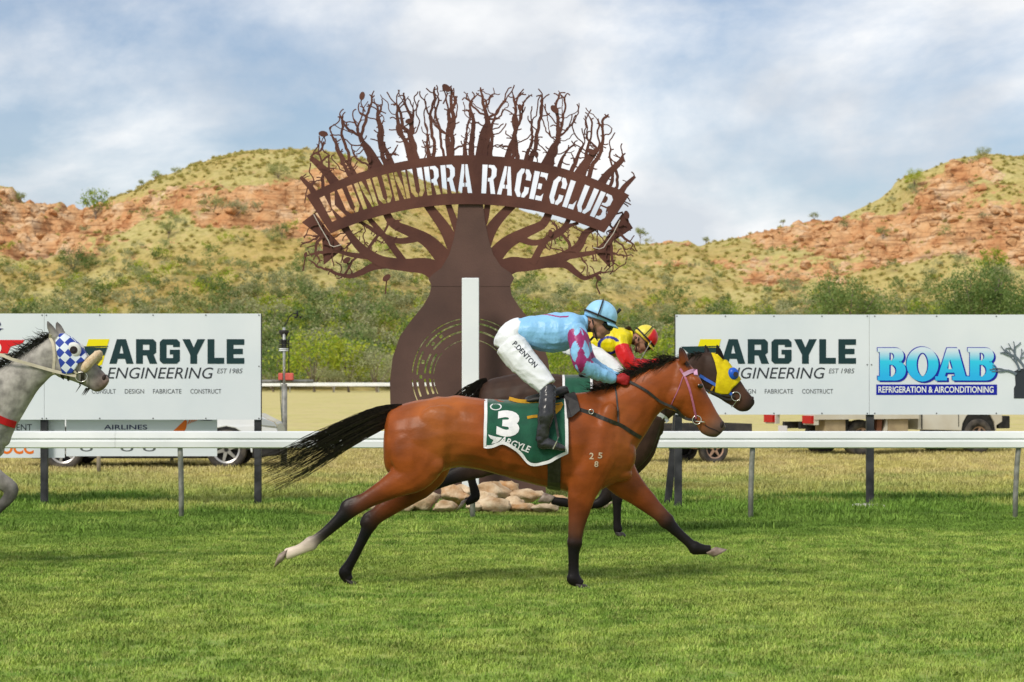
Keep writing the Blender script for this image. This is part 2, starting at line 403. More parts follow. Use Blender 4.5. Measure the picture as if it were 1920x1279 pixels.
def tuft(seed, n, h, w, spread):
    r = random.Random(seed); mb = MB()
    for _ in range(n):
        a = r.uniform(0, 6.283); d = spread * math.sqrt(r.random()); b = Vector((d * math.cos(a), d * math.sin(a), -0.005))
        hh = h * r.uniform(0.5, 1.15); ln = hh * r.uniform(0.1, 0.9); q = r.uniform(0, 6.283); dv = Vector((math.cos(q), math.sin(q), 0))
        sd = Vector((-dv.y, dv.x, 0)) * w * r.uniform(0.7, 1.2) / 2
        m1 = b + dv * ln * 0.35 + Vector((0, 0, hh * 0.62)); tp = b + dv * ln + Vector((0, 0, hh))
        mb.add([b - sd, b + sd, m1 + sd * 0.8, m1 - sd * 0.8, tp], [(0, 1, 2, 3), (3, 2, 4)])
    return mb
near_t = [proto('turf_tuft', tuft(i, 18, 0.032, 0.0065, 0.065), g_blade) for i in range(6)]
far_t = [proto('dry_tuft', tuft(20 + i, 18, 0.085, 0.011, 0.12), g_blade) for i in range(5)]
weed_t = [proto('weed_tuft', tuft(40 + i, 22, 0.075, 0.011, 0.12), g_blade) for i in range(4)]
def field(y0, y1, dens_, extra=1.14):
    area = 0.2286 * extra * (y1**2 - y0**2) + 2 * (y1 - y0)
    n = int(area * dens_); y = np.sqrt(RNG.uniform(y0**2, y1**2, n)); x = RNG.uniform(-1, 1, n) * (y * 0.2286 * extra + 1.0)
    return np.stack([x, y, np.zeros(n)], 1)
p = field(11, 27.5, 340)
scatter('turf_grass', p, RNG.uniform(0.6, 1.25, len(p)) * (0.75 + 0.6 * fbm(p[:,0]*1.3, p[:,1]*1.3, 4)), RNG.uniform(0, 6.28, len(p)), RNG.integers(0, 6, len(p)), near_t, 'short mown green turf of the racetrack')
p = field(27.5, 62, 70)
scatter('dry_grass', p, RNG.uniform(0.5, 1.2, len(p)) * (0.5 + 1.0 * fbm(p[:,0]*0.8, p[:,1]*0.8, 4)), RNG.uniform(0, 6.28, len(p)), RNG.integers(0, 5, len(p)), far_t, 'dry straw grass of the infield behind the rail')
p = field(23.6, 29.4, 30); p = p[fbm(p[:,0]*0.9, p[:,1]*0.9, 3, 5) > 0.47 + 0.10 * np.abs(p[:,1] - 26.3) / 2.5]
scatter('verge_weeds', p, RNG.uniform(0.5, 1.3, len(p)), RNG.uniform(0, 6.28, len(p)), RNG.integers(0, 4, len(p)), weed_t, 'longer green weeds along the foot of the rail')

# ---------------------------------------------------------------- hills
YR = 430.0
RIDGE = [(-900,330),(-500,300),(-200,335),(-60,322),(0,348),(25,352),(45,375),(90,388),(118,380),(135,394),(175,396),(200,378),(260,356),(300,334),(345,318),(400,296),(440,285),(490,279),(560,278),(620,282),(690,298),(760,322),(810,346),(870,364),(940,380),(1010,405),(1070,424),(1130,446),(1190,458),(1240,456),(1262,448),(1290,447),(1310,458),(1370,448),(1440,436),(1490,424),(1560,410),(1610,392),(1650,372),(1672,352),(1680,338),(1700,330),(1740,318),(1790,298),(1850,287),(1900,292),(1960,290),(2200,310),(2800,330)]
rx = np.array([(a - 960) * YR / F for a, b in RIDGE]); rz = np.array([CH + (HY - b) * YR / F for a, b in RIDGE])
HX = np.arange(-190, 190.01, 0.62); HYs = np.arange(272, 470, 0.62)
GX, GY = np.meshgrid(HX, HYs)
Rg = np.interp(GX, rx, rz)
foot = 284 + 14 * fbm(GX * 0.02, GX * 0 + 3, 3, 2)
s_ = np.clip((GY - foot) / (YR - foot), 0, 1)
g_ = np.interp(s_, [0, .10, .25, .42, .55, .66, .80, .92, 1], [0, .03, .14, .31, .46, .63, .82, .95, 1])
back = np.clip((GY - YR) / 40.0, 0, 1)
Hh = Rg * g_ * (1 - 0.55 * back)
apx = 960 + GX * F / GY; apy = HY - (Hh - CH) * F / GY
def gs(cx, cy, sx, sy): return np.exp(-((apx - cx) / sx) ** 2 - ((apy - cy) / sy) ** 2)
rock = 1.1*gs(60,455,170,62) + 0.9*gs(130,420,110,30) + 1.05*gs(420,395,200,42) + 1.1*gs(565,400,90,60) + 0.55*gs(640,330,60,30) + 1.15*gs(1740,440,270,62) + 0.9*gs(1500,440,130,28) + 0.8*gs(1800,330,140,40) + 0.9*gs(1480,515,100,28) + 0.7*gs(1300,492,110,16) + 0.6*gs(1260,455,60,14) + 0.5*gs(20,370,60,20) + 0.5*gs(1240,535,90,10)
rock = np.clip((rock - 0.40 + 1.8 * (fbm(GX*0.07, GY*0.07, 5, 9) - 0.5)) * 2.2, 0, 1)
rock = np.where(s_ >= 1, rock * 0.3, rock)
step = 5.2
wob = 2.6 * fbm(GX * 0.05, GY * 0.012, 4, 4) + 0.5 * fbm(GX * 0.35, GY * 0.1, 3, 6)
tt = Hh / step + wob; fr = tt - np.floor(tt); st_ = np.clip((fr - 0.45) / 0.5, 0, 1); st_ = st_ * st_ * (3 - 2 * st_)
Ht = (np.floor(tt) + st_ - wob) * step
Hh2 = Hh + (Ht - Hh) * rock * 0.85
cell = vnoise(np.floor(GX / 2.1 + 2 * fbm(GX*.2, GY*.2, 2, 3)), np.floor(GY / 1.7), 8) - 0.5
amp = np.clip(s_ * 6, 0, 1) * np.clip((1.02 - s_) * 12, 0.15, 1)
Hh2 = Hh2 + amp * (rock * 1.2 * cell + (1.6 * (fbm(GX * 0.11, GY * 0.11, 5, 1) - 0.5)) + 0.9 * rock * (fbm(GX * 0.5, GY * 0.5, 3, 12) - 0.5) + 0.35 * (fbm(GX * 0.7, GY * 0.7, 2, 22) - 0.5))
Hh2 = np.where(s_ <= 0, -0.4, np.maximum(Hh2, -0.4))
ny, nx = GX.shape
hv = np.stack([GX, GY, Hh2], 2).reshape(-1, 3)
ii = (np.arange(ny - 1)[:, None] * nx + np.arange(nx - 1)[None]).ravel()
hf = np.stack([ii, ii + 1, ii + nx + 1, ii + nx], 1)
hm = bpy.data.meshes.new('hill'); hm.vertices.add(len(hv)); hm.vertices.foreach_set('co', hv.ravel())
hm.loops.add(hf.size); hm.loops.foreach_set('vertex_index', hf.ravel().astype(np.int32)); hm.polygons.add(len(hf))
hm.polygons.foreach_set('loop_start', np.arange(0, hf.size, 4, dtype=np.int32)); hm.update(calc_edges=True); hm.validate()
ra = hm.attributes.new('rock', 'FLOAT', 'POINT'); ra.data.foreach_set('value', rock.ravel().astype(np.float32))

def hill_material(name, use_attr=True):
    m = bpy.data.materials.new(name); m.use_nodes = True; nt = m.node_tree; b = nt.nodes['Principled BSDF']
    b.inputs['Roughness'].default_value = 0.85; b.inputs['Specular IOR Level'].default_value = 0.1
    g = N(nt, 'ShaderNodeNewGeometry')
    def noise(scale, det=6, rg=0.55, stretch=None):
        q = N(nt, 'ShaderNodeTexNoise'); q.inputs['Scale'].default_value = scale; q.inputs['Detail'].default_value = det; q.inputs['Roughness'].default_value = rg
        if stretch:
            k = N(nt, 'ShaderNodeMapping'); k.inputs['Scale'].default_value = stretch; L(nt, g.outputs['Position'], k.inputs['Vector']); L(nt, k.outputs[0], q.inputs['Vector'])
        else: L(nt, g.outputs['Position'], q.inputs['Vector'])
        return q.outputs[0]
    def ramp(src, els):
        q = N(nt, 'ShaderNodeValToRGB')
        while len(q.color_ramp.elements) < len(els): q.color_ramp.elements.new(0.5)
        for e, (p_, c) in zip(q.color_ramp.elements, els): e.position = p_; e.color = (*c, 1)
        L(nt, src, q.inputs[0]); return q.outputs[0]
    def mix(f, a, c, mode='MIX'):
        q = N(nt, 'ShaderNodeMix', data_type='RGBA', blend_type=mode)
        if isinstance(f, float): q.inputs[0].default_value = f
        else: L(nt, f, q.inputs[0])
        L(nt, a, q.inputs[6]); L(nt, c, q.inputs[7]); return q.outputs[2]
    rockc = ramp(noise(0.16, 8, 0.65), [(0.25, (0.27, 0.11, 0.055)), (0.38, (0.52, 0.25, 0.11)), (0.52, (0.64, 0.38, 0.19)), (0.68, (0.70, 0.52, 0.34))])
    strata = ramp(noise(1.0, 5, 0.6, (0.12, 0.12, 1.6)), [(0.36, (0.50, 0.44, 0.42)), (0.50, (1.0, 1.0, 1.0))])
    rockc = mix(1.0, rockc, strata, 'MULTIPLY')
    vo = N(nt, 'ShaderNodeTexVoronoi', feature='DISTANCE_TO_EDGE'); vo.inputs['Scale'].default_value = 0.42
    k = N(nt, 'ShaderNodeMapping'); k.inputs['Scale'].default_value = (0.8, 0.8, 1.5); L(nt, g.outputs['Position'], k.inputs['Vector']); L(nt, k.outputs[0], vo.inputs['Vector'])
    crack = ramp(vo.outputs['Distance'], [(0.0, (0.50, 0.42, 0.38)), (0.05, (1, 1, 1))])
    rockc = mix(0.4, rockc, crack, 'MULTIPLY')
    if use_attr:
        grassc = ramp(noise(0.9, 7, 0.7), [(0.28, (0.26, 0.22, 0.09)), (0.45, (0.46, 0.40, 0.145)), (0.58, (0.55, 0.47, 0.20)), (0.75, (0.53, 0.37, 0.20))])
        soil = ramp(noise(0.05, 5), [(0.4, (1, 1, 1)), (0.65, (0.92, 0.78, 0.66))])
        grassc = mix(1.0, grassc, soil, 'MULTIPLY')
        at = N(nt, 'ShaderNodeAttribute', attribute_name='rock')
        ad = N(nt, 'ShaderNodeMath', operation='ADD'); L(nt, at.outputs['Fac'], ad.inputs[0])
        mr = N(nt, 'ShaderNodeMapRange'); mr.inputs[1].default_value, mr.inputs[2].default_value, mr.inputs[3].default_value, mr.inputs[4].default_value = 0.3, 0.7, -0.55, 0.55
        L(nt, noise(0.5, 6, 0.7), mr.inputs[0]); L(nt, mr.outputs[0], ad.inputs[1])
        st2 = N(nt, 'ShaderNodeMapRange'); st2.inputs[1].default_value, st2.inputs[2].default_value = 0.30, 0.55; L(nt, ad.outputs[0], st2.inputs[0])
        allc = mix(st2.outputs[0], grassc, rockc)
    else: allc = rockc
    L(nt, allc, b.inputs['Base Color'])
    bp = N(nt, 'ShaderNodeBump'); bp.inputs['Strength'].default_value = 0.9; bp.inputs['Distance'].default_value = 0.6
    hh = N(nt, 'ShaderNodeMath', operation='MULTIPLY_ADD'); hh.inputs[1].default_value = 0.3; L(nt, crack, hh.inputs[0]); L(nt, noise(0.8, 8, 0.65), hh.inputs[2])
    L(nt, hh.outputs[0], bp.inputs['Height']); L(nt, bp.outputs[0], b.inputs['Normal'])
    MATS[name] = m; return m
hill_m = hill_material('hill_rock_and_spinifex'); boulder_m = hill_material('sandstone', False)
tag(link_mesh('hill', hm, hill_m), 'rocky orange sandstone hills with yellow spinifex behind the track', 'hill', kind='structure')

def hz_at(x, y):
    i = int(np.clip(round((y - HYs[0]) / 0.62), 0, ny - 1)); j = int(np.clip(round((x - HX[0]) / 0.62), 0, nx - 1)); return max(0.0, float(Hh2[i, j]))
def hill_point(px, py):
    """where the sight line through a photo pixel meets the slope"""
    best = None
    for Y in np.arange(285, YR + 0.5, 1.0):
        x = (px - 960) * Y / F; z = CH + (HY - py) * Y / F
        if hz_at(x, Y) >= z: return Vector((x, Y, hz_at(x, Y)))
    x = (px - 960) * YR / F; return Vector((x, YR - 1, hz_at(x, YR - 1)))

# boulders
def boulder(seed):
    r = random.Random(seed); bm = bmesh.new(); bmesh.ops.create_icosphere(bm, subdivisions=2, radius=1)
    pl = [(Vector((r.gauss(0,1), r.gauss(0,1), r.gauss(0,1))).normalized(), r.uniform(0.35, 0.75)) for _ in range(10)]
    for v in bm.verts:
        for n_, d in pl:
            k = v.co.dot(n_) - d
            if k > 0: v.co -= n_ * k
        v.co += Vector((r.uniform(-1,1), r.uniform(-1,1), r.uniform(-1,1))) * 0.03; v.co.z *= 0.75
    mb = MB(); bm.verts.ensure_lookup_table(); mb.add([v.co.copy() for v in bm.verts], [tuple(q.index for q in f.verts) for f in bm.faces]); bm.free(); return mb
bp_ = [proto('boulder', boulder(60 + i), boulder_m) for i in range(6)]
flat_i = np.flatnonzero((rock.ravel() > 0.35) & (s_.ravel() > 0.15) & (s_.ravel() < 0.99))
pick = RNG.choice(flat_i, 3000, replace=False); p = hv[pick] + np.array([0, 0, -0.15])
scatter('hill_boulders', p, 0.25 + 1.5 * RNG.random(len(p)) ** 3.2, RNG.uniform(0, 6.28, len(p)), RNG.integers(0, 6, len(p)), bp_, 'broken orange sandstone blocks over the rocky slopes')

# ---------------------------------------------------------------- plants
def leaf_mat(name, c1, c2, c3):
    m = bpy.data.materials.new(name); m.use_nodes = True; nt = m.node_tree; b = nt.nodes['Principled BSDF']
    b.inputs['Roughness'].default_value = 0.6; b.inputs['Specular IOR Level'].default_value = 0.2
    g = N(nt, 'ShaderNodeNewGeometry'); oi = N(nt, 'ShaderNodeObjectInfo')
    n = N(nt, 'ShaderNodeTexNoise'); n.inputs['Scale'].default_value = 0.9; n.inputs['Detail'].default_value = 4; L(nt, g.outputs['Position'], n.inputs['Vector'])
    ad = N(nt, 'ShaderNodeMath', operation='MULTIPLY_ADD'); ad.inputs[1].default_value = 0.5; L(nt, g.outputs['Random Per Island'], ad.inputs[0]); L(nt, n.outputs[0], ad.inputs[2])
    a2 = N(nt, 'ShaderNodeMath', operation='MULTIPLY_ADD'); a2.inputs[1].default_value = 0.35; L(nt, oi.outputs['Random'], a2.inputs[0]); L(nt, ad.outputs[0], a2.inputs[2])
    r = N(nt, 'ShaderNodeValToRGB'); r.color_ramp.elements.new(0.5)
    for e, (p_, c) in zip(r.color_ramp.elements, ((0.45, c1), (0.85, c2), (1.2, c3))): e.position = min(p_, 1.0); e.color = (*c, 1)
    L(nt, a2.outputs[0], r.inputs[0]); L(nt, r.outputs[0], b.inputs['Base Color'])
    tr = N(nt, 'ShaderNodeBsdfTranslucent'); L(nt, r.outputs[0], tr.inputs[0]); ms = N(nt, 'ShaderNodeMixShader'); ms.inputs[0].default_value = 0.3
    o = nt.nodes['Material Output']; L(nt, b.outputs[0], ms.inputs[1]); L(nt, tr.outputs[0], ms.inputs[2]); L(nt, ms.outputs[0], o.inputs[0])
    MATS[name] = m; return m
LEAF = {'olive': leaf_mat('olive_leaf', (0.14, 0.19, 0.055), (0.25, 0.30, 0.095), (0.37, 0.40, 0.16)),
        'dark': leaf_mat('dark_leaf', (0.055, 0.11, 0.025), (0.115, 0.19, 0.045), (0.20, 0.27, 0.08)),
        'lime': leaf_mat('lime_leaf', (0.12, 0.22, 0.014), (0.27, 0.38, 0.025), (0.42, 0.47, 0.05)),
        'grey': leaf_mat('grey_leaf', (0.20, 0.225, 0.10), (0.31, 0.335, 0.155), (0.42, 0.42, 0.23)),
        'gold': leaf_mat('spinifex', (0.36, 0.34, 0.09), (0.50, 0.46, 0.14), (0.60, 0.51, 0.20))}
BARK = mat('grey_bark', (0.16, 0.12, 0.09), (0.30, 0.25, 0.20), 6, 0.85, 0.4)
def leafq(mb, c, s, r):
    a = Vector((r.gauss(0,1), r.gauss(0,1), r.gauss(0,1))).normalized(); b_ = a.cross(Vector((r.gauss(0,1), r.gauss(0,1), r.gauss(0,1)))).normalized()
    mb.add([c - a * s, c - b_ * s * 0.45, c + a * s, c + b_ * s * 0.45], [(0, 1, 2, 3)])
def plant(seed, h, w, nclump, nleaf, ls, base=0.25, limbs=7, top_heavy=0.0):
    """tapered trunk with limbs + crown of leaf-sized faces in clumps (unit metres)"""
    r = random.Random(seed); tk, cr = MB(), MB(); ends = []
    bend = Vector((r.uniform(-.12,.12) * h, r.uniform(-.12,.12) * h, 0)); fork = Vector((0, 0, h * base)) + bend * 0.5
    tk.tube([Vector((0,0,-0.15)), fork * 0.5, fork], [h * .028, h * .022, h * .018], 6)
    for i in range(limbs):
        a = 6.283 * (i + r.random() * 0.7) / limbs; el = r.uniform(0.25, 1.25)
        e = Vector((math.cos(a) * w * 0.5 * r.uniform(.5, 1) * math.cos(el * .9), math.sin(a) * w * 0.5 * r.uniform(.5, 1) * math.cos(el * .9), h * (base + (0.9 - base) * (0.25 + 0.75 * math.sin(el)))))
        mid = fork.lerp(e, 0.5) + Vector((r.uniform(-.06,.06) * h, r.uniform(-.06,.06) * h, r.uniform(-.02,.08) * h))
        tk.tube([fork - Vector((0,0,.02*h)), mid, e], [h * .013, h * .009, h * .004], 5); ends += [e, mid.lerp(e, 0.5)]
    for i in range(nclump):
        if i < len(ends): c = ends[i].copy()
        else:
            q = r.uniform(0, 6.283); el = r.uniform(-0.25, 1.0) + top_heavy * 0.3; d = r.uniform(0.55, 1.0)
            c = Vector((math.cos(q) * w * .5 * d * math.cos(el), math.sin(q) * w * .5 * d * math.cos(el), h * (base + .1) + (h * (0.9 - base)) * (0.35 + 0.6 * math.sin(el)) * d))
        rad = w * r.uniform(0.09, 0.19)
        for _ in range(int(nleaf * r.uniform(.6, 1.3))):
            o = Vector((r.gauss(0, .55), r.gauss(0, .55), r.gauss(0, .42))) * rad; leafq(cr, c + o, ls * r.uniform(.6, 1.3), r)
    return tk, cr
KINDS = {}
def kind(name, leaf, *a, **k):
    tk, cr = plant(*a, **k)
    t = bpy.data.meshes.new(name + '_trunk'); t.from_pydata([tuple(v) for v in tk.v], [], tk.f); t.materials.append(BARK)
    c = bpy.data.meshes.new(name + '_crown'); c.from_pydata([tuple(v) for v in cr.v], [], cr.f); c.materials.append(LEAF[leaf])
    KINDS[name] = (t, c)
kind('gum_a', 'olive', 1, 1.0, 1.05, 26, 46, 0.030); kind('gum_b', 'dark', 2, 1.0, 1.15, 34, 60, 0.026, 0.2); kind('gum_c', 'olive', 3, 1.0, 0.8, 18, 40, 0.034, 0.4)
kind('lime_a', 'lime', 4, 1.0, 1.25, 44, 60, 0.026, 0.1); kind('lime_b', 'lime', 5, 1.0, 1.0, 26, 44, 0.034, 0.12); kind('grey_a', 'grey', 6, 1.0, 1.1, 34, 50, 0.028, 0.12)
kind('dark_a', 'dark', 8, 1.0, 1.3, 40, 60, 0.026, 0.08); kind('olive_b', 'olive', 9, 1.0, 1.4, 36, 50, 0.03, 0.1)
kind('gum_d', 'dark', 12, 1.0, .62, 42, 190, 0.0105, 0.35, 12); kind('gum_e', 'dark', 14, 1.0, .74, 60, 200, 0.0105, 0.3, 13)
def tree(kname, loc, h, label, cat='tree', rz=0.0, wide=1.0, group=None):
    o = empty('gum_tree' if cat == 'tree' else 'bush', loc, label, cat, group); o.scale = (h * wide, h * wide, h); o.rotation_euler = (0, 0, rz)
    for nm, me in zip(('trunk', 'crown'), KINDS[kname]):
        c = bpy.data.objects.new(nm, me); COL.objects.link(c); c.parent = o
    return o
# trees and bushes one can point to: photo place of the foot, height in metres
for i, (px, py, h, kn, lab) in enumerate([
    (40, 372, 3.6, 'gum_c', 'small green tree on the skyline at the far left of the hills'),
    (180, 415, 5.6, 'lime_b', 'bright green bush in the notch between the two left outcrops'),
    (265, 356, 2.0, 'gum_c', 'little round bush lowest on the rising left ridge line'),
    (292, 337, 1.9, 'lime_b', 'small bush on the left ridge just above the lowest round bush'),
    (330, 326, 1.6, 'olive_b', 'low shrub third up on the rising left ridge line'),
    (522, 336, 3.4, 'olive_b', 'rounded shrub below the summit of the left hill'),
    (402, 402, 3.6, 'olive_b', 'left of two spreading shrubs on the ledge above the left cliffs'),
    (444, 415, 3.8, 'grey_a', 'greyer right one of two spreading shrubs on the left cliff ledge'),
    (315, 450, 3.2, 'gum_a', 'shrub in front of the pale cliff on the left hill'),
    (528, 450, 3.0, 'gum_a', 'shrub at the cliff foot beside the left edge of the metal tree'),
    (140, 512, 4.6, 'dark_a', 'dark green bush at the foot of the far left cliff'),
    (1200, 456, 3.6, 'gum_c', 'thin tree on the saddle just right of the metal tree'),
    (1323, 458, 2.2, 'gum_c', 'small tree on the low skyline right of the saddle'),
    (1468, 432, 1.6, 'gum_c', 'lower of two tiny trees on the ridge climbing to the right'),
    (1526, 416, 2.0, 'gum_a', 'upper of two tiny trees on the ridge climbing to the right'),
    (1714, 350, 3.4, 'lime_a', 'bright lime bush on the corner of the right bluff'),
    (1844, 294, 2.2, 'olive_b', 'flat topped tree on the summit of the right bluff'),
    (1655, 455, 2.6, 'gum_a', 'shrub growing on the ledge across the right cliff face'),
    (1860, 520, 5.0, 'lime_b', 'yellow green bush under the right cliff above the blue lettering')]):
    p_ = hill_point(px, py); p_.z -= 0.1
    tree(kn, p_, h, lab, 'tree' if kn.startswith('gum') else 'bush', rz=i * 1.3)
for i, (px, Y, h, kn, lab, w) in enumerate([
    (590, 259, 7.4, 'lime_a', 'big bright green bush behind the weather station pole', 1.0),
    (515, 260, 5.8, 'dark_a', 'darker bush half hidden by the right end of the left board', 0.9),
    (655, 258.5, 6.4, 'lime_b', 'vivid green bush halfway between the pole and the metal trunk', 1.0),
    (708, 258, 5.8, 'grey_a', 'grey green bush touching the left side of the metal trunk', 1.0),
    (625, 256.5, 3.4, 'grey_a', 'pale grey shrub in front of the bright bushes', 1.1),
    (1062, 258.5, 5.6, 'lime_a', 'bright bush seen under the arm of the front jockey', 1.0),
    (1236, 259, 7.0, 'lime_b', 'bright bush beside the left end of the right board', 1.0),
    (1160, 261, 6.0, 'olive_b', 'olive bush behind the helmets of the two jockeys', 1.0),
    (1585, 150, 9.2, 'gum_d', 'feathery olive tree rising above the middle of the right board', 1.0),
    (1845, 150, 9.8, 'gum_e', 'dense dark green tree above the blue lettering of the right board', 0.95),
    (1960, 146, 8.6, 'gum_e', 'dark green tree cut by the right edge of the picture', 0.9)]):
    tree(kn, Vector(((px - 960) * Y / F, Y, 0)), h, lab, 'tree' if kn.startswith('gum') else 'bush', rz=i * 0.9 + 0.4, wide=w)
# scrub that reads as one mass
def shrub_protos(leaf, seeds, nm):
    out = []
    for sd in seeds:
        tk, cr = plant(sd, 1.0, 1.3, 14, 26, 0.05, 0.1, 5); out.append(proto(nm, cr, LEAF[leaf]))
    return out
sp = shrub_protos('olive', (31, 32), 'olive_shrub') + shrub_protos('grey', (33, 34), 'grey_shrub') + shrub_protos('lime', (35,), 'lime_shrub') + shrub_protos('dark', (36,), 'dark_shrub')
wt = np.clip(1.25 - s_ * 1.5, 0.06, 1) * (1 - 0.85 * rock) * (s_ > 0.01) * (s_ < 0.97) * (0.25 + 1.5 * np.clip(fbm(GX*.035, GY*.035, 3, 31) - .32, 0, 1)); wt = wt.ravel() / wt.sum()
pick = RNG.choice(len(wt), 6800, replace=False, p=wt)
sz = np.interp(s_.ravel()[pick], [0, .3, .6, 1], [2.0, 1.7, 1.0, .7])
scatter('slope_scrub', hv[pick] - np.array([0, 0, .1]), sz * RNG.uniform(0.6, 2.8, len(pick)), RNG.uniform(0, 6.28, len(pick)), RNG.choice(6, len(pick), p=[.26,.24,.18,.14,.10,.08]), sp, 'grey green scrub scattered over the hill slopes')
n = 620; yy_ = RNG.uniform(270, 308, n); xx_ = RNG.uniform(-1, 1, n) * (yy_ * 0.2286 * 1.5)
scatter('foot_scrub', np.stack([xx_, yy_, np.zeros(n)], 1), RNG.uniform(2.2, 5.2, n), RNG.uniform(0, 6.28, n), RNG.choice(6, n, p=[.26,.24,.2,.14,.08,.08]), sp, 'band of olive scrub along the foot of the hills')
def hummock(seed):
    r = random.Random(seed); mb = MB()
    for _ in range(60):
        q = r.uniform(0, 6.283); el = r.uniform(0.1, 1.5); d = Vector((math.cos(q) * math.cos(el), math.sin(q) * math.cos(el), math.sin(el) * .8)); s = d.cross(Vector((r.gauss(0,1), r.gauss(0,1), r.gauss(0,1)))).normalized() * .09
        mb.add([d * .25 - s, d * .25 + s, d * r.uniform(.8, 1.1)], [(0, 1, 2)])
    return mb
hp = [proto('hummock', hummock(80 + i), LEAF['gold']) for i in range(3)]
wt = (1 - 0.7 * rock) * (s_ > 0.05) * (s_ < 1.0) * (0.2 + fbm(GX*.06, GY*.06, 4, 41)); wt = wt.ravel() / wt.sum(); pick = RNG.choice(len(wt), 12000, replace=False, p=wt)
scatter('spinifex_hummocks', hv[pick], RNG.uniform(0.35, 0.95, len(pick)), RNG.uniform(0, 6.28, len(pick)), RNG.integers(0, 3, len(pick)), hp, 'yellow spinifex hummocks covering the hills')
# ---------------------------------------------------------------- running rail in front, far rail behind
M_WHITE = mat('white_paint', (0.80, 0.82, 0.83), (0.74, 0.77, 0.79), 1.5, 0.45, spec=0.4)
M_RAIL = mat('white_rail', (0.83, 0.85, 0.86), (0.72, 0.75, 0.76), 0.9, 0.35, spec=0.4)
M_GALV = mat('galvanised', (0.20, 0.20, 0.18), (0.34, 0.34, 0.31), 9, 0.55, 0.1, metal=0.3)
M_BLACKPOST = mat('black_steel', (0.018, 0.019, 0.022), (0.05, 0.05, 0.055), 5, 0.5, 0.1)
YRAIL = 26.0
rail = empty('running_rail', (0, YRAIL, 0), 'white running rail on bent grey posts along the near side of the track', 'rail')
def rail_beam(name, x0, x1, Y, zt, zb, m, parent):
    d = 0.09; h = zt - zb; prof = [(0, zt), (-d*.55, zt - .012), (-d*.62, zt - h*.40), (-d*.40, zt - h*.47), (-d*.40, zt - h*.53), (-d*.62, zt - h*.60), (-d*.55, zb + .012), (0, zb), (d*.25, zb + .03), (d*.25, zt - .03)]
    k = len(prof); vs = [(x, Y + a, b) for x in (x0, x1) for a, b in prof]
    return mesh(name, vs, [(i, (i+1) % k, k + (i+1) % k, k + i) for i in range(k)] + [tuple(range(k))[::-1], tuple(range(k, 2*k))], m, parent)
zt, zb = P(0, 808.5, YRAIL).z, P(0, 840.5, YRAIL).z
for a, b in ((-14, -4.6), (-4.597, 1.02), (1.023, 6.6), (6.603, 14)): rail_beam('rail_beam', a, b, YRAIL, zt, zb, M_RAIL, rail)
for px, dx in ((-200, 4), (338, 5), (886, 0), (1410, -9), (1908, -14), (2440, -16)):
    x = P(px, 0, YRAIL).x; k = YRAIL / F
    MB().tube([(x + dx*-0.2*k, YRAIL + .02, zb + .03), (x - dx*.1*k, YRAIL + .03, zb - .08), (x, YRAIL + .05, zb - .25), (x + dx*.15*k, YRAIL + .05, .3), (x + dx*.2*k, YRAIL + .05, -.1)], .031, 10).build('post', M_GALV, rail, True)
YF = 252.0
fr_ = empty('far_rail', (0, YF, 0), 'distant white rail along the far side of the track before the scrub', 'rail')
rail_beam('rail_beam', -90, 90, YF, 1.12, 0.72, M_RAIL, fr_)
for i in range(37): MB().box((-90 + i * 5 - .05, YF + .03, 0), (-90 + i * 5 + .05, YF + .12, .8)).build('post', M_GALV, fr_)

# ---------------------------------------------------------------- advertising boards
YB = 28.45
def plate(name, px0, px1, py0, py1, Y, t, m, parent):
    a, b = P(px0, py1, Y), P(px1, py0, Y); return MB().box((a.x, Y, a.z), (b.x, Y + t, b.z)).build(name, m, parent)
M_BOARD = mat('board_white', (0.71, 0.745, 0.78), (0.63, 0.68, 0.725), 0.7, 0.4, spec=0.35)
M_TEAL = mat('print_dark_teal', (0.008, 0.035, 0.04), rough=0.45); M_YEL = mat('print_yellow', (0.80, 0.68, 0.0), rough=0.45)
M_INK = mat('print_ink', (0.03, 0.035, 0.045), rough=0.45); M_NAVY = mat('print_navy', (0.01, 0.012, 0.08), rough=0.45)
M_ORANGE = mat('print_orange', (0.80, 0.17, 0.01), rough=0.45); M_RED = mat('print_red', (0.66, 0.01, 0.015), rough=0.45)
M_BLUE = mat('print_blue', (0.005, 0.012, 0.34), rough=0.45); M_GREYINK = mat('print_grey', (0.10, 0.11, 0.12), rough=0.45)
M_BOLT = mat('bolt_steel', (0.12, 0.12, 0.13), rough=0.4, metal=0.6)
def arc(cx, cy, rx_, ry_, a0, a1, n=14): return [(cx + rx_ * math.cos(math.radians(a0 + (a1 - a0) * i / n)), cy + ry_ * math.sin(math.radians(a0 + (a1 - a0) * i / n))) for i in range(n + 1)]
def bolts(pts, Y, parent):
    for px, py in pts:
        q = P(px, py, Y); MB().disc_y((q.x, q.z), .0085, Y - .006, Y + .002, 10).build('bolt', M_BOLT, parent)
def poly(name, pts, Y, m, parent, t=0.002, holes=()):
    return flat_mesh(name, [pts] + list(holes), t, lambda x, y, d: P(x, y, Y) + Vector((0, d, 0)), m, parent)
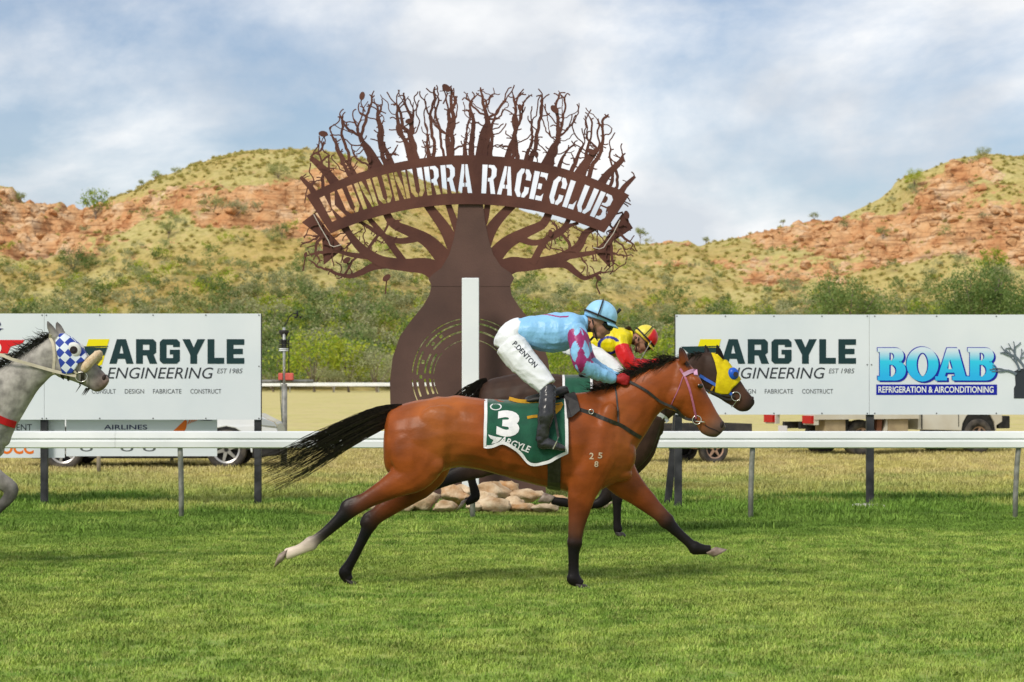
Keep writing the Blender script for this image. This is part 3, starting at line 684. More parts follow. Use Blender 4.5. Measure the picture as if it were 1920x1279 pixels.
GL = {'A': ([(0,0),(.30,1),(.66,1),(.96,0),(.68,0),(.62,.2),(.34,.2),(.28,0)], [[(.40,.42),(.56,.42),(.49,.74),(.47,.74)]], .96),
 'R': ([(0,0),(0,1),(.68,1),(.80,.88),(.80,.46),(.70,.37),(.84,0),(.54,0),(.42,.34),(.27,.34),(.27,0)], [[(.27,.56),(.27,.78),(.53,.78),(.53,.56)]], .84),
 'G': ([(.12,0),(0,.12),(0,.88),(.12,1),(.68,1),(.80,.88),(.80,.68),(.53,.68),(.53,.77),(.27,.77),(.27,.23),(.53,.23),(.53,.38),(.40,.38),(.40,.57),(.80,.57),(.80,.12),(.68,0)], [], .80),
 'Y': ([(0,1),(.30,1),(.45,.66),(.60,1),(.90,1),(.585,.36),(.585,0),(.315,0),(.315,.36)], [], .90),
 'L': ([(0,0),(0,1),(.27,1),(.27,.24),(.66,.24),(.66,0)], [], .66),
 'E': ([(0,0),(0,1),(.70,1),(.70,.77),(.27,.77),(.27,.61),(.64,.61),(.64,.39),(.27,.39),(.27,.23),(.70,.23),(.70,0)], [], .70)}
def block_word(word, x0, x1, yt, yb, to3d, m, parent, t=0.002, gap=.1):
    W = sum(GL[c][2] for c in word) + gap * (len(word) - 1); k = (x1 - x0) / W; x = x0
    for c in word:
        o, hs, w = GL[c]; f = lambda pts: [(x + a * k, yb + b * (yt - yb)) for a, b in pts]
        flat_mesh('letter', [f(o)] + [f(h) for h in hs], t, to3d, m, parent); x += (w + gap) * k
def argyle(parent, dx, Y, first=True):
    pl = lambda x, y, d: P(x, y, Y) + Vector((0, d, 0))
    block_word('ARGYLE', 205 + dx, 458 + dx, 636, 682, pl, M_TEAL, parent)
    text_on_board('lettering', 'ENGINEERING', 201 + dx, 400 + dx, 689, 710, Y, M_INK, parent, shear=0.22)
    text_on_board('lettering', 'EST', 407 + dx, 426 + dx, 691, 700, Y, M_GREYINK, parent, shear=0.2); text_on_board('lettering', '1985', 430 + dx, 455 + dx, 691, 700, Y, M_GREYINK, parent, shear=0.2)
    for w, a, b in (('CONSULT', 172, 217), ('DESIGN', 234, 270), ('FABRICATE', 287, 340), ('CONSTRUCT', 357, 415)):
        text_on_board('lettering', w, a + dx, b + dx, 729.5, 738, Y, M_GREYINK, parent)
    # the mark: slanted yellow block crossed by a dark wing, with a disc
    poly('logo_block', [(166+dx,636),(205+dx,636),(191+dx,684),(186+dx,686),(150+dx,686)], Y, M_YEL, parent)
    poly('logo_wing', [(130+dx,650),(203+dx,648.5),(202+dx,650),(163+dx,652.5),(201+dx,651.5),(196+dx,666),(188+dx,668),(180+dx,676),(162+dx,668),(146+dx,664)], Y - .003, M_TEAL, parent)
    poly('logo_base', [(176+dx,676),(184+dx,685),(191+dx,688),(189+dx,692),(182+dx,690)], Y - .003, M_TEAL, parent)

lb = empty('advertising_board', P(285, 949, YB), 'left white advertising board on black posts lettered ARGYLE ENGINEERING', 'board'); lb.location.z = 0
plate('panel', 83.3, 489, 588, 787, YB, .02, M_BOARD, lb); plate('panel', -330, 82.7, 588, 787, YB, .02, M_BOARD, lb)
plate('edge_strip', 489.2, 490.6, 588, 787, YB - .004, .03, M_BLACKPOST, lb)
bolts([(x, y) for x in (79, 87, 187, 287, 386, 485.5) for y in (591, 784.5)] + [(485.5, 687), (79, 687), (87, 687)], YB, lb)
argyle(lb, 0, YB - .004)
poly('logo_red_block', [(-150,637.5),(46,637.5),(42,644),(20,650),(12,668),(-150,668)], YB - .004, M_RED, lb)
poly('logo_white_curve', arc(-10, 652.5, 12.5, 12, -85, 85, 12) + arc(-10, 652.5, 7, 7, 85, -85, 10), YB - .008, M_WHITE, lb)
poly('logo_blue_stroke', [(-60,618),(0,615.5),(7,616.5),(2,618),(-2,622),(-4,618.5),(-60,620)], YB - .004, M_NAVY, lb); poly('logo_blue_mark', [(-8,605),(0,604),(2,609),(-1,612),(-8,613)], YB - .004, M_NAVY, lb)
def board_post(px, ytop, ybot, w, parent, Y=28.48, lean=0):
    a, b = P(px - w/2, ybot, Y), P(px + w/2, ytop, Y)
    o = MB().box((a.x, Y, -.1), (b.x, Y + .085, b.z)).build('post', M_BLACKPOST, parent); bevel(o, .006)
    return o
for px in (82, 483, -310): board_post(px, 700, 950, 13, lb)
# smaller sponsor sign hung lower on the same posts
YL = 28.6
ls = empty('sponsor_sign', P(200, 858, YL), 'low white sponsor sign with AIRLINES lettering below the left board', 'sign'); ls.location.z = P(0, 858, YL).z
plate('panel', -330, 121.3, 784, 858.5, YL, .015, M_BOARD, ls); plate('panel', 124, 407, 784, 855.5, YL, .015, M_BOARD, ls)
text_on_board('lettering', 'ENT', 31, 60, 795.5, 807, YL - .003, M_INK, ls)
text_on_board('lettering', 'AIRLINES', 195, 276, 796.5, 805.5, YL - .003, M_NAVY, ls, bold=.012)
poly('logo_fan', [(325,808),(347,787),(351,790),(349,803),(346,808)], YL - .003, M_ORANGE, ls)
for i in range(4): poly('logo_ray', [(351+i*4.2,796-i*1.6),(355+i*4.4,787.2),(357.6+i*4.4,787.2),(353+i*4.2,795-i*1.6)], YL - .003, M_ORANGE, ls)
poly('logo_stroke', [(371,787),(396,787),(399,788.6),(378,788.6)], YL - .003, M_NAVY, ls)
text_on_board('lettering', 'OCC', 2, 63, 828, 851.5, YL - .003, M_ORANGE, ls, bold=.03)
for px in (150, 226, 268): text_on_board('lettering', 'o', px, px + 24, 836, 846.5, YL - .003, M_GREYINK, ls)

rb = empty('advertising_board', P(1600, 949, YB), 'right white advertising board on black posts lettered BOAB REFRIGERATION', 'board'); rb.location.z = 0
plate('panel', 1266.5, 1629.6, 590, 777.5, YB, .02, M_BOARD, rb); plate('panel', 1630.2, 2330, 590, 777.5, YB, .02, M_BOARD, rb)
plate('edge_strip', 1265, 1266.3, 590, 777.5, YB - .004, .03, M_BLACKPOST, rb)
bolts([(x, y) for x in (1269, 1360, 1451, 1541, 1626, 1640, 1756, 1868) for y in (593, 775)] + [(1626, 684), (1634, 684)], YB, rb)
argyle(rb, 1147, YB - .004)
board_post(1272, 700, 948, 14, rb); board_post(1632, 700, 941, 14, rb); board_post(2000, 700, 941, 14, rb)
YP = 28.75; a = P(1249, 948, YP); k = YP / F
br = MB(); br.add([(a.x - .03, YP, -.05), (a.x + .06, YP, -.05), (a.x + .06, YP + .08, -.05), (a.x - .03, YP + .08, -.05), (a.x + .10, YP, 1.2), (a.x + .19, YP, 1.2), (a.x + .19, YP + .08, 1.2), (a.x + .10, YP + .08, 1.2)], [(0,3,2,1),(4,5,6,7),(0,1,5,4),(1,2,6,5),(2,3,7,6),(3,0,4,7)])
br.build('brace', M_BLACKPOST, rb)
# BOAB lettering: slab capitals, cyan face over a blue block shadow
m = bpy.data.materials.new('print_cyan_fade'); m.use_nodes = True; nt = m.node_tree; tcn = N(nt, 'ShaderNodeNewGeometry'); sx = N(nt, 'ShaderNodeSeparateXYZ'); L(nt, tcn.outputs['Position'], sx.inputs[0])
mr = N(nt, 'ShaderNodeMapRange'); mr.inputs[1].default_value = P(0, 712, YB).z; mr.inputs[2].default_value = P(0, 652, YB).z; L(nt, sx.outputs[2], mr.inputs[0])
rr = N(nt, 'ShaderNodeValToRGB'); rr.color_ramp.elements.new(.5)
for e, (p_, c) in zip(rr.color_ramp.elements, ((0.1, (0.01, 0.42, 0.80)), (0.58, (0.02, 0.55, 0.78)), (0.92, (0.62, 0.72, 0.80)))): e.position = p_; e.color = (*c, 1)
L(nt, mr.outputs[0], rr.inputs[0]); L(nt, rr.outputs[0], nt.nodes['Principled BSDF'].inputs['Base Color']); nt.nodes['Principled BSDF'].inputs['Roughness'].default_value = .45
M_CYAN = m
def gB(x): return ([(x, 0), (x, 8), (x + 4, 8), (x + 4, 54), (x, 54), (x, 62)] + [(x + 34, 62)] + arc(x + 34, 47, 15, 15, 90, -60, 10) + arc(x + 34, 19, 19, 19, 70, -90, 12),
                   [[(x + 22, 39), (x + 22, 53)] + arc(x + 25, 46, 6, 7, 90, -90, 8), [(x + 22, 9), (x + 22, 30)] + arc(x + 26, 19.5, 9, 10.5, 90, -90, 8)])
def gO(x): return (arc(x + 30, 31, 30, 33, 0, 352, 30), [arc(x + 30, 31, 11, 22, 0, 350, 20)])
def gA(x): return ([(x, 0), (x, 8), (x + 5, 8), (x + 22, 62), (x + 42, 62), (x + 57, 8), (x + 61, 8), (x + 61, 0), (x + 32, 0), (x + 32, 8), (x + 37, 8), (x + 36, 15), (x + 20, 15), (x + 18, 8), (x + 22, 8), (x + 22, 0)], [[(x + 22, 23), (x + 33, 23), (x + 28, 40)]])
for (o_, hs) in (gB(1645), gO(1699), gA(1753), gB(1814)):
    f = lambda pts, ex=0, ey=0: [(x_ + ex, 713 - y_ * .985 + ey) for x_, y_ in pts]
    big = [(px_ + (1.3 if px_ > 0 else 0), py_) for px_, py_ in f(o_)]
    flat_mesh('letter_shadow', [f(o_, 4.2, 3.4)], .002, lambda x, y, d: P(x, y, YB - .004) + Vector((0, d, 0)), M_BLUE, rb)
    flat_mesh('letter_outline', [[(x_ - .8, y_ - .8) for x_, y_ in f(o_)]], .002, lambda x, y, d: P(x, y, YB - .0065) + Vector((0, d, 0)), M_BLUE, rb)
    l_ = flat_mesh('letter', [f(o_, .6, .6)] + [f(h, .6, .6) for h in hs], .002, lambda x, y, d: P(x, y, YB - .0095) + Vector((0, d, 0)), M_CYAN, rb)
    for h in hs:
        poly('letter_counter', [(x_ + 3.4, y_ + 2) for x_, y_ in f([(px_ + (0 if px_ < np.mean([q[0] for q in h]) else -5), py_) for px_, py_ in h])], YB - .0125, M_BOARD, rb)
plate('logo_bar', 1643, 1869.5, 721, 740.5, YB - .004, .002, M_BLUE, rb)
text_on_board('lettering', 'REFRIGERATION & AIRCONDITIONING', 1647, 1863, 724.5, 736.5, YB - .008, M_WHITE, rb, bold=.018)
# printed boab tree at the right edge
rnd = random.Random(5)
tr_ = MB()
def twig2(p0, ang, ln, w, depth, Y, mbx, rr_, jit, out=None, lim=None, spread=0.5, kink=0.25, seg=4, droop=0.0, shrink=0.72):
    """flat tapering twig in the plane Y; px units"""
    pts = [p0]; a_ = ang; x, y = p0
    for i in range(seg):
        a_ += rr_.uniform(-kink, kink) + droop; x += math.cos(a_) * ln / seg; y -= math.sin(a_) * ln / seg
        pts.append((x, y))
        if lim and not lim(x, y): break
    n_ = len(pts); L_, R_ = [], []
    for i, (x, y) in enumerate(pts):
        b_ = pts[min(i+1, n_-1)]; c_ = pts[max(i-1, 0)]; t = math.atan2(b_[1]-c_[1], b_[0]-c_[0]); ww = max(w * (1 - 0.36 * i / (n_ - 1)), 1.3) / 2
        L_.append((x - math.sin(t) * ww, y + math.cos(t) * ww)); R_.append((x + math.sin(t) * ww, y - math.cos(t) * ww))
    dy = rr_.uniform(-jit, jit); th = 0.007
    vs = [P(*q, Y + dy - th) for q in L_ + R_] + [P(*q, Y + dy + th) for q in L_ + R_]; fs = []
    for i in range(n_ - 1):
        fs += [(i, n_+i, n_+i+1, i+1), (2*n_+i, 2*n_+i+1, 3*n_+i+1, 3*n_+i), (i, i+1, 2*n_+i+1, 2*n_+i), (n_+i, 3*n_+i, 3*n_+i+1, n_+i+1)]
    fs += [(0, 2*n_, 3*n_, n_), (n_-1, 2*n_-1, 4*n_-1, 3*n_-1)]
    mbx.add(vs, fs)
    if out is not None: out.append(pts[-1])
    if depth > 0 and n_ > 2:
        for q, sgn in ((n_ - 1, 1), (n_ - 1, -1), (max(1, n_ // 2), rr_.choice((-1, 1)))):
            if (lim and not lim(*pts[q])) or (q != n_ - 1 and rr_.random() < .45): continue
            twig2(pts[q], a_ + sgn * rr_.uniform(.5, 1.2) * spread, ln * shrink * rr_.uniform(.7, 1.1), w * (.56 if q == n_ - 1 else .40), depth - 1, Y, mbx, rr_, jit, out, lim, spread, kink, seg, droop * .5, shrink)
poly('printed_trunk', [(1901,747),(1901,728),(1904,722),(1903,703),(1898,698),(1910,692),(1930,690),(1960,690),(1975,700),(1972,747)], YB - .004, M_INK, rb)
for (x_, y_, an, ln, w_) in ((1906,702,2.5,22,5),(1912,695,2.0,28,5),(1922,692,1.75,30,5),(1938,692,1.5,32,5),(1955,694,1.2,30,5),(1968,698,.7,26,5)):
    twig2((x_, y_), an, ln, w_, 2, YB - .014, tr_, rnd, .003, spread=.55)
tr_.build('printed_branches', mat('print_branch', (0.12, 0.15, 0.18), rough=.5), rb)

# ---------------------------------------------------------------- metal boab tree sign and finishing post
YS = 29.5
M_RUST = mat('rusted_plate', (0.080, 0.032, 0.025), (0.125, 0.050, 0.036), 1.6, 0.75, 0.12, 30, spec=0.2)
M_RUSTD = mat('rusted_trunk', (0.085, 0.050, 0.042), (0.120, 0.068, 0.056), 1.1, 0.8, 0.12, 40, spec=0.2)
bs = empty('boab_sign', P(882, 941, YS), 'rust brown metal boab tree sign with cut out KUNUNURRA RACE CLUB banner', 'sign'); bs.location.z = 0
def ring_slot(cx, cy, r, w, a0, a1, n=16):
    a0, a1 = math.radians(a0), math.radians(a1)
    o_ = [(cx + (r + w/2) * math.cos(a0 + (a1-a0)*i/n), cy - (r + w/2) * math.sin(a0 + (a1-a0)*i/n)) for i in range(n+1)]
    i_ = [(cx + (r - w/2) * math.cos(a0 + (a1-a0)*i/n), cy - (r - w/2) * math.sin(a0 + (a1-a0)*i/n)) for i in range(n+1)]
    return o_ + i_[::-1]
left = [(742,940),(735,830),(732,760),(731,715),(736,672),(750,630),(773,598),(793,574),(805,553),(809,535),(803,523),(812,514),(828,502),(842,478),(851,448),(857,412),(861,364)]
right = [(904,364),(909,412),(916,448),(925,478),(940,500),(958,512),(964,522),(957,535),(959,553),(973,575),(992,598),(1013,630),(1027,672),(1033,715),(1032,760),(1029,830),(1022,940)]
slots = []
for r_, w_, segs in ((109, 1.5, ((100,132),(136,176),(183,214),(48,80),(8,44))), (100, 3.0, ((96,146),(152,178),(184,202),(40,84))), (85.5, 3.2, ((96,144),(150,176),(183,203),(40,84))), (76, 3.6, ((146,176),(183,205))), (69, 1.2, ((98,134),(140,176),(184,208),(44,82)))):
    for a0, a1 in segs: slots.append(ring_slot(882, 706, r_, w_, a0, a1))
for an in (126, 139, 163, 180.5): slots.append(ring_slot(882, 706, 93, 5.5, an - 2.2, an + 2.2, 3))
flat_mesh('trunk', [left + right] + slots, .012, lambda x, y, d: P(x, y, YS) + Vector((0, d, 0)), M_RUSTD, bs)
jb = MB(); q0, q1 = P(806, 536, YS - .008), P(960, 534, YS - .008); jb.box((q0.x, YS - .011, q0.z - .006), (q1.x, YS - .0065, q0.z + .006)).build('plate_joint', M_RUSTD, bs)
def arc_pt(R, cy, x): return cy - math.sqrt(max(R * R - (x - 878) ** 2, 0))
top_y = lambda x: arc_pt(646, 937, x); bot_y = lambda x: arc_pt(632, 1015, x)
outer = [(574 + i * (1180 - 574) / 30, top_y(574 + i * (1180 - 574) / 30)) for i in range(31)] + [(1133 - i * (1133 - 620) / 30, bot_y(1133 - i * (1133 - 620) / 30)) for i in range(31)]
ST = {'K': (.88, [[(0,0),(.28,0),(.28,1),(0,1)], [(.34,.5),(.60,1),(.86,1),(.55,.53),(.88,0),(.60,0),(.34,.45)]]),
 'U': (.82, [[(0,1),(.28,1),(.28,.2),(.38,.1),(.38,0),(.2,0),(0,.2)], [(.54,1),(.82,1),(.82,.2),(.62,0),(.44,0),(.44,.1),(.54,.2)]]),
 'N': (.92, [[(0,0),(.23,0),(.23,1),(0,1)], [(.29,1),(.44,1),(.64,.42),(.64,0),(.55,0),(.29,.72)], [(.70,0),(.92,0),(.92,1),(.70,1)]]),
 'R': (.82, [[(0,0),(.28,0),(.28,1),(0,1)], [(.34,1),(.64,1),(.80,.88),(.80,.62),(.65,.5),(.83,0),(.56,0),(.44,.42),(.34,.42),(.34,.54),(.48,.56),(.53,.64),(.53,.82),(.47,.89),(.34,.9)]]),
 'A': (.88, [[(0,0),(.27,1),(.41,1),(.41,.70),(.33,.36),(.41,.36),(.41,.22),(.29,.22),(.25,0)], [(.47,1),(.60,1),(.88,0),(.61,0),(.57,.22),(.47,.22),(.47,.36),(.54,.36),(.47,.64)]]),
 'C': (.80, [[(.38,1),(.2,1),(0,.8),(0,.2),(.2,0),(.38,0),(.38,.12),(.29,.22),(.29,.78),(.38,.88)], [(.44,1),(.62,1),(.80,.82),(.80,.62),(.53,.62),(.53,.78),(.44,.88)], [(.44,0),(.62,0),(.80,.18),(.80,.38),(.53,.38),(.53,.22),(.44,.12)]]),
 'E': (.74, [[(0,0),(.29,0),(.29,1),(0,1)], [(.35,1),(.74,1),(.74,.74),(.62,.84),(.35,.84)], [(.35,.6),(.56,.6),(.56,.4),(.35,.4)], [(.35,.16),(.62,.16),(.74,.28),(.74,0),(.35,0)]]),
 'L': (.70, [[(0,0),(.29,0),(.29,1),(0,1)], [(.35,0),(.35,.15),(.56,.18),(.70,.36),(.70,0)]]),
 'B': (.84, [[(0,0),(.28,0),(.28,1),(0,1)], [(.34,1),(.62,1),(.78,.88),(.78,.64),(.66,.54),(.34,.54),(.34,.62),(.47,.64),(.52,.7),(.52,.82),(.46,.89),(.34,.9)], [(.34,.48),(.68,.48),(.84,.36),(.84,.14),(.68,0),(.34,0),(.34,.1),(.48,.11),(.56,.18),(.56,.32),(.48,.38),(.34,.39)]])}
def on_arc(xm, t):
    s = (xm - 878) / 285.0
    xt = 878 + 283 * s; xb = 878 + 259 * s; yt_ = top_y(xt) + 17; yb_ = bot_y(xb) - 21
    return (xb + (xt - xb) * t, yb_ + (yt_ - yb_) * t)
holes = []
for word, x0, x1 in (('KUNUNURRA', 597, 886), ('RACE', 905, 1029), ('CLUB', 1042, 1156)):
    tot = sum(ST[c][0] for c in word) + .12 * (len(word) - 1); k = (x1 - x0) / tot; x = x0
    for c in word:
        w, ps = ST[c]
        for pz in ps: holes.append([on_arc(x + a * k, b) for a, b in pz])
        x += (w + .12) * k
flat_mesh('banner', [outer] + holes, .012, lambda x, y, d: P(x, y, YS - .04) + Vector((0, d, 0)), M_RUST, bs)
for pts in ([(566,417),(590,399),(621,440),(645,466),(607,497),(604,447)], [(1187,428),(1168,398),(1131,454),(1113,470),(1144,503),(1144,456)]):
    flat_mesh('ribbon_fold', [pts], .012, lambda x, y, d: P(x, y, YS + .03) + Vector((0, d, 0)), M_RUST, bs)
M_WIRE = mat('pale_wire', (0.55, 0.48, 0.42), rough=.5)
for pts in ([(588,402),(600,425),(616,452),(619,460),(626,463),(640,459)], [(1163,412),(1150,438),(1137,456),(1132,464),(1124,467),(1112,464)]):
    MB().tube([P(a, b, YS - .055) for a, b in pts], .006, 6).build('wire', M_WIRE, bs)
rnd = random.Random(21); brm = MB(); tips = []
inside = lambda x, y: ((x - 876) / 312) ** 2 + ((y - 402) / 247) ** 2 < 1 if y < 402 else abs(x - 876) < 311
def limb2(pts, ws, mbx, Y):
    a = catmull(np.array(pts, float), 5 * len(pts)); w = catmull(np.array([[q] for q in ws], float), 5 * len(pts))[:, 0]; n_ = len(a); L_, R_ = [], []
    for i in range(n_):
        b_ = a[min(i+1, n_-1)]; c_ = a[max(i-1, 0)]; t = math.atan2(b_[1]-c_[1], b_[0]-c_[0])
        L_.append((a[i][0] - math.sin(t) * w[i]/2, a[i][1] + math.cos(t) * w[i]/2)); R_.append((a[i][0] + math.sin(t) * w[i]/2, a[i][1] - math.cos(t) * w[i]/2))
    dy = rnd.uniform(.002, .012); th = .006
    vs = [P(*q, Y + dy - th) for q in L_ + R_] + [P(*q, Y + dy + th) for q in L_ + R_]; fs = []
    for i in range(n_ - 1):
        fs += [(i, n_+i, n_+i+1, i+1), (2*n_+i, 2*n_+i+1, 3*n_+i+1, 3*n_+i), (i, i+1, 2*n_+i+1, 2*n_+i), (n_+i, 3*n_+i, 3*n_+i+1, n_+i+1)]
    mbx.add(vs, fs); return [tuple(q) for q in a]
# limbs under the banner, drawn one by one; finer wood grows from them into the free space of the crown
seeds_lo = []
for sgn in (1, -1):
    mx = lambda x: x if sgn > 0 else 2 * 879 - x
    runs = [([(838,520),(800,500),(760,497),(715,490),(680,468),(657,442),(648,425)], [46,32,24,21,17,13,11]),
            ([(735,494),(700,500),(675,512),(655,518),(630,513)], [17,14,11,8,5]),
            ([(846,500),(806,455),(770,435),(738,420),(722,396)], [36,26,20,16,14]),
            ([(855,470),(835,430),(815,402),(795,376)], [28,22,18,15]), ([(866,452),(850,410),(838,376)], [18,13,11]),
            ([(790,445),(750,452),(715,440),(690,425),(672,414)], [14,11,9,7,6]), ([(760,495),(730,455),(705,425),(690,408)], [14,12,10,9]),
            ([(700,482),(660,478),(630,470)], [12,9,6])]
    for k_, (pts, ws) in enumerate(runs):
        a = limb2([(mx(x) + (rnd.uniform(-6, 6) if sgn < 0 and i else 0), y + (rnd.uniform(-4, 4) if sgn < 0 and i else 0)) for i, (x, y) in enumerate(pts)], ws, brm, YS)
        seeds_lo += [q for q in a[len(a) // 3::2] if abs(q[0] - 879) > 90]
def grow(seeds, attract, step, infl, kill, tip_w, max_w, iters=160, expo=2.3, seed=5):
    """twigs that fill a region: every free point draws its nearest node a step closer (2-D, px)"""
    nodes = [np.array(q, float) for q in seeds]; par = [-1] * len(nodes); nk = [0] * len(nodes); A = np.array(attract, float); r = np.random.default_rng(seed)
    for _ in range(iters):
        if len(A) == 0: break
        Nn = np.array(nodes); d = np.linalg.norm(A[:, None] - Nn[None], axis=2); near = d.argmin(1); act = d.min(1) < infl; new = []
        for n_ in np.unique(near[act]):
            idx = np.flatnonzero(act & (near == n_)); v = A[idx] - Nn[n_]; dist = np.linalg.norm(v, axis=1); u = v / dist[:, None]
            w = u.sum(0) if nk[n_] == 0 else u[dist.argmin()].copy(); w = w / max(np.linalg.norm(w), 1e-6) + r.normal(0, .30, 2)
            if par[n_] >= 0: t = Nn[n_] - Nn[par[n_]]; w = w + (.6 if nk[n_] == 0 else .5) * t / np.linalg.norm(t)
            if nk[n_] < 3: new.append((Nn[n_] + w / np.linalg.norm(w) * step, n_)); nk[n_] += 1
            else: A[idx[dist.argmin()]] = 1e7
        if not new: break
        for p_, n_ in new: nodes.append(p_); par.append(int(n_)); nk.append(0)
        Nn = np.array(nodes); A = A[np.linalg.norm(A[:, None] - Nn[None], axis=2).min(1) > kill]
    kids = [[] for _ in nodes]
    for i, p_ in enumerate(par):
        if p_ >= 0: kids[p_].append(i)
    wd = [0.0] * len(nodes)
    for i in range(len(nodes) - 1, -1, -1): wd[i] = tip_w if not kids[i] else min(max_w, sum(wd[k] ** expo for k in kids[i]) ** (1 / expo) * 1.004)
    starts = [(i, k) for i in range(len(nodes)) if par[i] < 0 for k in kids[i]]
    while starts:
        a, b = starts.pop(); ch = [a, b]
        while kids[ch[-1]]:
            ks = sorted(kids[ch[-1]], key=lambda k: -wd[k]); starts += [(ch[-1], k) for k in ks[1:]]; ch.append(ks[0])
        ws = [min(wd[ch[1]] * 1.1, wd[a] if par[a] >= 0 else 99)] + [wd[k] for k in ch[1:]]
        limb2([tuple(nodes[k]) for k in ch], ws, brm, YS)
rg = np.random.default_rng(12)
def cloud(n, test, box):
    out = []
    while len(out) < n:
        q = (rg.uniform(box[0], box[1]), rg.uniform(box[2], box[3]))
        if test(*q): out.append(q)
    return out
up_ok = lambda x, y: abs((x - 877) / 314) ** 3.1 + abs(min(0, y - 405) / 254) ** 3.1 < rg.uniform(.75, 1.0) and y < (top_y(x) if 574 < x < 1180 else 400) - 6
roots = []
for x, ln, dx, w in ((592,26,-.35,11),(632,44,-.5,17),(668,24,-.2,9),(712,46,-.35,20),(734,26,.35,10),(775,40,-.25,14),(806,22,.2,9),(846,40,-.3,13),(872,26,.1,9),(905,58,.12,26),(950,34,.3,12),(985,24,-.1,9),(1020,44,.35,17),(1046,24,-.15,8),(1082,46,.42,18),(1124,42,.5,15),(1162,26,.35,11)):
    st = (x, top_y(x) + 10); dx = .62 * (x - 880) / 165 + dx * .35; pts = [(st[0] + dx * (ln * t - 4 * math.sin(t * 3)) + rnd.uniform(-2, 2) * t, st[1] - (10 + ln) * t) for t in (0, .4, .75, 1)]
    a = limb2(pts, [w * 1.2, w * .95, w * .75, w * .5], brm, YS); roots += a[len(a) // 2::4] + [a[-1]]
grow(roots, cloud(700, up_ok, (564, 1192, 150, 402)), 6.0, 80, 10, 2.4, 17, expo=1.6)
grow([(x + dx_, top_y(x) + 8) for x in range(588, 1175, 37) for dx_ in (0,)], cloud(620, up_ok, (564, 1192, 150, 402)), 6.0, 80, 11, 2.4, 14, expo=1.6, seed=8)
grow([(x, top_y(x) + 8) for x in range(604, 1160, 61)], cloud(460, up_ok, (564, 1192, 150, 402)), 6.0, 90, 12, 2.3, 12, expo=1.6, seed=3)
lo_ok = lambda x, y: abs(x - 879) > 130 and y > (bot_y(x) if 620 < x < 1133 else 375 + max(0, 60 - abs(min(x - 566, 1190 - x)))) + 3 and y < 528 - max(0, abs(x - 879) - 245) * .55 and (abs(x - 879) > 215 or y < 470)
grow(seeds_lo + [(590, 398), (1168, 398), (600, 425), (1156, 428)], cloud(640, lo_ok, (563, 1195, 372, 530)), 5.0, 60, 6.5, 2.1, 9, expo=1.7)
grow([q for q in roots], cloud(420, up_ok, (564, 1192, 150, 402)), 4.0, 60, 9, 1.7, 8, expo=1.7, seed=14)
grow([(642, 428), (1116, 428), (690, 470), (1068, 470), (606, 440), (1150, 440)], cloud(260, lo_ok, (563, 1195, 372, 530)), 6.0, 90, 10, 2.2, 8, expo=1.7, seed=9)
def seed_pod(px, py, r, rot):
    pts = [(px + math.cos(t) * r * 1.35 * math.cos(rot) - math.sin(t) * r * .85 * math.sin(rot), py + math.cos(t) * r * 1.35 * math.sin(rot) + math.sin(t) * r * .85 * math.cos(rot)) for t in [i * 2 * math.pi / 18 for i in range(18)]]
    flat_mesh('boab_nut', [pts], .012, lambda x, y, d: P(x, y, YS - .02) + Vector((0, d, 0)), M_RUST, bs)
    limb2([(px, py + r * .5), (px + rnd.uniform(-4, 4), py + 14), (px + rnd.uniform(-8, 8), py + 30)], [2.6, 2.2, 3], brm, YS)
for q in ((679,180,6,1.8),(837,165,7,.7),(606,251,6.5,.1),(767,227,5.5,-.3),(1040,205,7,.8),(975,202,5,1.3),(1006,290,4.5,1.6),(1109,285,6,.7),(692,299,5,1.4),(1175,403,6,1.3),(1032,437,5,1.5),(650,488,6,-.6),(725,521,6.5,-.7),(1122,521,5,.8),(573,478,4,1.8)): seed_pod(*q)
brm.build('branches', M_RUST, bs)
YW = 28.9
fp = plate('finish_post', 866, 898, 521, 941, YW, .12, M_WHITE, None); bevel(fp, .008)
tag(fp, 'tall plain white finishing post in front of the metal tree trunk', 'post')

# rocks round the foot of the sign
M_STONE = mat('limestone', (0.36, 0.22, 0.11), (0.68, 0.54, 0.37), 5.0, 0.85, 0.8, 22, detail=8, ramp=(.34, .6)); M_STONE2 = mat('limestone_orange', (0.42, 0.22, 0.09), (0.60, 0.46, 0.30), 6.0, 0.85, 0.8, 25, detail=8)
rk = empty('rock_border', P(882, 958, 27.6), 'heap of pale limestone rocks around the foot of the metal tree', 'rocks'); rk.location.z = 0
rr_ = random.Random(3)
def stone(px, py, rx_, ry_, Y, seed):
    r = random.Random(seed); bm = bmesh.new(); bmesh.ops.create_icosphere(bm, subdivisions=3, radius=1)
    pl = [(Vector((r.gauss(0,1), r.gauss(0,1), r.gauss(0,1))).normalized(), r.uniform(.55, .9)) for _ in range(10)]
    from mathutils import noise as mn
    for v in bm.verts:
        for n_, d in pl:
            kk = v.co.dot(n_) - d
            if kk > 0: v.co -= n_ * kk * .9
        v.co *= 1 + .30 * mn.noise(v.co * 2.1 + Vector((seed, 0, 0))) + .20 * abs(mn.noise(v.co * 4.5 + Vector((0, seed, 0)))) + .07 * mn.noise(v.co * 11)
    c = P(px, py, Y); k = Y / F
    vs = [Vector((c.x + v.co.x * rx_ * k, Y + v.co.y * rx_ * k * .8, c.z + v.co.z * ry_ * k)) for v in bm.verts]; fs = [tuple(q.index for q in f.verts) for f in bm.faces]; bm.free()
    mesh('rock', vs, fs, M_STONE2 if seed % 4 == 0 else M_STONE, rk, True)
